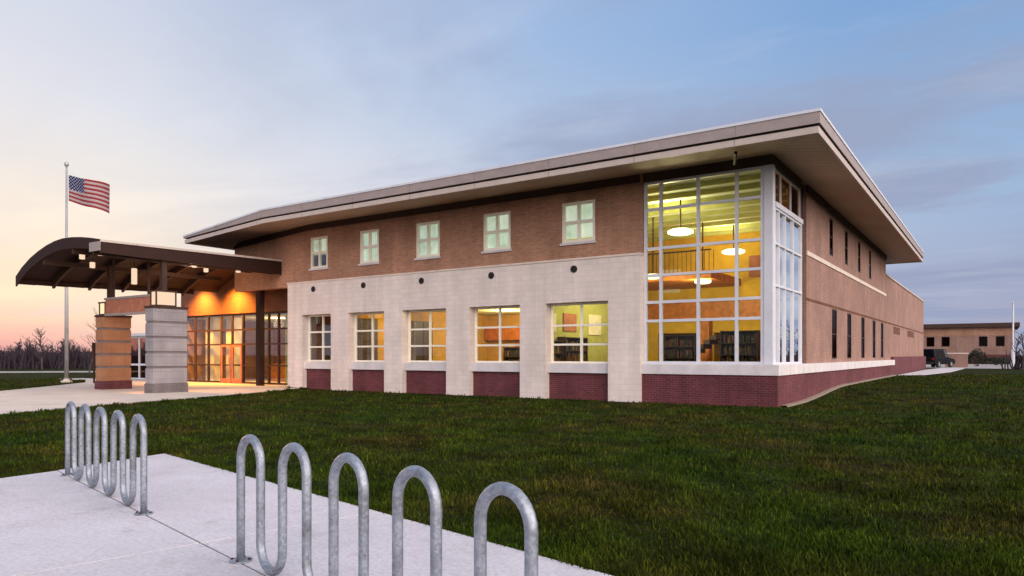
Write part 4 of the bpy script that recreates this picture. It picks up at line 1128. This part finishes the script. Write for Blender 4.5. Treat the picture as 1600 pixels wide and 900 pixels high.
# ================================================================ SKY AND SUN
SUN_AZ = 71.0     # degrees left of +Y
sd = Vector((-math.sin(R(SUN_AZ)), math.cos(R(SUN_AZ)), 0))
def s2l(r, g, b): return tuple(((c/255)/12.92 if c/255 <= .04045 else (((c/255)+.055)/1.055)**2.4) for c in (r, g, b))
def world():
    w = bpy.data.worlds.new('World'); SC.world = w; w.use_nodes = True; nt = w.node_tree; nt.nodes.clear()
    out = nt.nodes.new('ShaderNodeOutputWorld'); bg = nt.nodes.new('ShaderNodeBackground'); nt.links.new(bg.outputs[0], out.inputs[0])
    tc = nt.nodes.new('ShaderNodeTexCoord'); dirv = tc.outputs['Generated']
    sx = N(nt, 'ShaderNodeSeparateXYZ'); nt.links.new(dirv, sx.inputs[0])
    hv = N(nt, 'ShaderNodeCombineXYZ'); nt.links.new(sx.outputs[0], hv.inputs[0]); nt.links.new(sx.outputs[1], hv.inputs[1])
    nz = N(nt, 'ShaderNodeVectorMath', operation='NORMALIZE'); nt.links.new(hv.outputs[0], nz.inputs[0])
    dt = N(nt, 'ShaderNodeVectorMath', operation='DOT_PRODUCT'); nt.links.new(nz.outputs[0], dt.inputs[0]); dt.inputs[1].default_value = sd
    az = mathn(nt, 'DIVIDE', mathn(nt, 'ARCCOSINE', mathn(nt, 'MINIMUM', mathn(nt, 'MAXIMUM', dt.outputs['Value'], -1), 1)), math.pi)
    z = sx.outputs[2]
    BK = (3.6, 3.05, 2.8)        # unseen sky behind the camera, brightened as added fill for the facade
    BK2 = (5.0, 4.4, 4.25)  # the same added fill, higher up
    # positions along azimuth: 0 = sunset, .21 = picture centre, .41 = right edge, 1 = opposite
    low = ramp(nt, az, [(0, s2l(236,168,166)), (.05, s2l(246,196,184)), (.13, s2l(252,222,208)), (.22, s2l(225,212,212)), (.36, s2l(186,180,196)), (.42, s2l(168,168,190)), (.49, s2l(212,216,226)), (.58, s2l(195,200,215)), (.75, BK), (1, BK)])
    m5 = ramp(nt, az, [(0, s2l(255,236,206)), (.06, s2l(255,236,212)), (.13, s2l(250,236,222)), (.22, s2l(225,220,226)), (.36, s2l(176,182,208)), (.42, s2l(165,172,200)), (.49, s2l(214,221,230)), (.58, s2l(195,205,220)), (.75, BK), (1, BK)])
    m11 = ramp(nt, az, [(0, s2l(253,243,228)), (.07, s2l(247,240,234)), (.13, s2l(232,232,238)), (.22, s2l(205,213,230)), (.36, s2l(170,192,222)), (.42, s2l(160,186,220)), (.49, s2l(205,217,230)), (.58, s2l(190,205,225)), (.75, BK), (1, BK)])
    m17 = ramp(nt, az, [(0, s2l(236,236,242)), (.07, s2l(226,231,242)), (.14, s2l(206,216,235)), (.22, s2l(180,199,228)), (.36, s2l(152,180,218)), (.42, s2l(148,182,222)), (.55, s2l(140,175,215)), (.75, BK2), (1, BK2)])
    m25 = ramp(nt, az, [(0, s2l(214,222,238)), (.06, s2l(210,219,238)), (.14, s2l(190,207,235)), (.22, s2l(163,190,228)), (.34, s2l(134,172,220)), (.42, s2l(128,170,220)), (.55, s2l(130,168,215)), (.75, BK2), (1, BK2)])
    zen = ramp(nt, az, [(0, s2l(150,175,222)), (.4, s2l(120,155,215)), (.75, (1.0,.95,1.0)), (1, (1.3,1.2,1.2))])
    def step(a, b):
        n = N(nt, 'ShaderNodeMapRange', clamp=True); n.inputs[1].default_value = a; n.inputs[2].default_value = b
        n.interpolation_type = 'LINEAR'; nt.links.new(z, n.inputs[0]); return n.outputs[0]
    c = mixc(nt, step(.01, .065), low, m5); c = mixc(nt, step(.08, .18), c, m11); c = mixc(nt, step(.18, .29), c, m17)
    c = mixc(nt, step(.29, .40), c, m25); c = mixc(nt, step(.40, .95), c, zen)
    # physical sky, a small share
    sk = N(nt, 'ShaderNodeTexSky'); sk.sky_type = 'NISHITA'; sk.sun_disc = False; sk.sun_elevation = R(2.0); sk.sun_rotation = R(-SUN_AZ); sk.dust_density = 2.0
    skv = N(nt, 'ShaderNodeVectorMath', operation='SCALE'); nt.links.new(sk.outputs[0], skv.inputs[0]); skv.inputs['Scale'].default_value = .15
    c = mixc(nt, .04, c, skv.outputs[0])
    # soft mauve cloud streaks: direction projected on a cloud deck
    den = mathn(nt, 'ADD', mathn(nt, 'MAXIMUM', z, 0), .09)
    px = mathn(nt, 'DIVIDE', sx.outputs[0], den); py = mathn(nt, 'DIVIDE', sx.outputs[1], den)
    cv = N(nt, 'ShaderNodeCombineXYZ'); nt.links.new(px, cv.inputs[0]); nt.links.new(py, cv.inputs[1])
    mp = N(nt, 'ShaderNodeMapping'); mp.inputs['Rotation'].default_value = (0, 0, R(-40)); mp.inputs['Scale'].default_value = (.55, 1.15, 1); nt.links.new(cv.outputs[0], mp.inputs[0])
    no = N(nt, 'ShaderNodeTexNoise'); no.inputs['Scale'].default_value = .9; no.inputs['Detail'].default_value = 7; no.inputs['Roughness'].default_value = .55; no.inputs['Distortion'].default_value = .5
    nt.links.new(mp.outputs[0], no.inputs['Vector'])
    cl = N(nt, 'ShaderNodeMapRange', clamp=True); cl.inputs[1].default_value = .40; cl.inputs[2].default_value = .60; cl.interpolation_type = 'SMOOTHSTEP'; nt.links.new(no.outputs[0], cl.inputs[0])
    azm = N(nt, 'ShaderNodeMapRange', clamp=True); azm.inputs[1].default_value = .05; azm.inputs[2].default_value = .25; nt.links.new(az, azm.inputs[0])
    azb = N(nt, 'ShaderNodeMapRange', clamp=True); azb.inputs[1].default_value = .6; azb.inputs[2].default_value = .48; nt.links.new(az, azb.inputs[0])
    amt = mathn(nt, 'MULTIPLY', mathn(nt, 'MULTIPLY', cl.outputs[0], mathn(nt, 'MULTIPLY_ADD', azm.outputs[0], .8, .1)), azb.outputs[0])
    c = mixc(nt, amt, c, s2l(155, 165, 194))
    no2 = N(nt, 'ShaderNodeTexNoise'); no2.inputs['Scale'].default_value = 1.7; no2.inputs['Detail'].default_value = 6; no2.inputs['Roughness'].default_value = .6
    mp2 = N(nt, 'ShaderNodeMapping'); mp2.inputs['Location'].default_value = (3.1, 1.7, 0); mp2.inputs['Rotation'].default_value = (0, 0, R(-50)); mp2.inputs['Scale'].default_value = (.4, 1.1, 1)
    nt.links.new(cv.outputs[0], mp2.inputs[0]); nt.links.new(mp2.outputs[0], no2.inputs['Vector'])
    cl2 = N(nt, 'ShaderNodeMapRange', clamp=True); cl2.inputs[1].default_value = .52; cl2.inputs[2].default_value = .75; nt.links.new(no2.outputs[0], cl2.inputs[0])
    c = mixc(nt, mathn(nt, 'MULTIPLY', mathn(nt, 'MULTIPLY', cl2.outputs[0], .3), azb.outputs[0]), c, s2l(225, 222, 232))
    nt.links.new(c, bg.inputs[0]); bg.inputs[1].default_value = 1.0
world()
sl = bpy.data.lights.new('sun', 'SUN'); sl.energy = .35; sl.angle = R(10); sl.color = (1, .62, .38)
so = bpy.data.objects.new('sun', sl); COL.objects.link(so)
toward = (sd + Vector((0, 0, math.tan(R(2.0))))).normalized()
so.rotation_euler = toward.to_track_quat('Z', 'Y').to_euler()

# ================================================================ CAMERA, VIEW
cam = bpy.data.cameras.new('camera'); co = bpy.data.objects.new('camera', cam); COL.objects.link(co)
cam.sensor_width = 36; cam.lens = 36*1121/1600; cam.shift_y = 105/1600; cam.clip_start = .05; cam.clip_end = 9000
co.location = CAM; co.rotation_euler = (R(90), 0, R(YAW)); SC.camera = co
vs = SC.view_settings; SC.display_settings.display_device = 'sRGB'
vs.view_transform = 'Standard'; vs.look = 'None'; vs.exposure = 0; vs.gamma = 1; vs.use_curve_mapping = False
SC.render.engine = 'CYCLES'; SC.cycles.max_bounces = 8; SC.cycles.transparent_max_bounces = 12
SC.cycles.use_denoising = True; SC.cycles.sample_clamp_indirect = 6
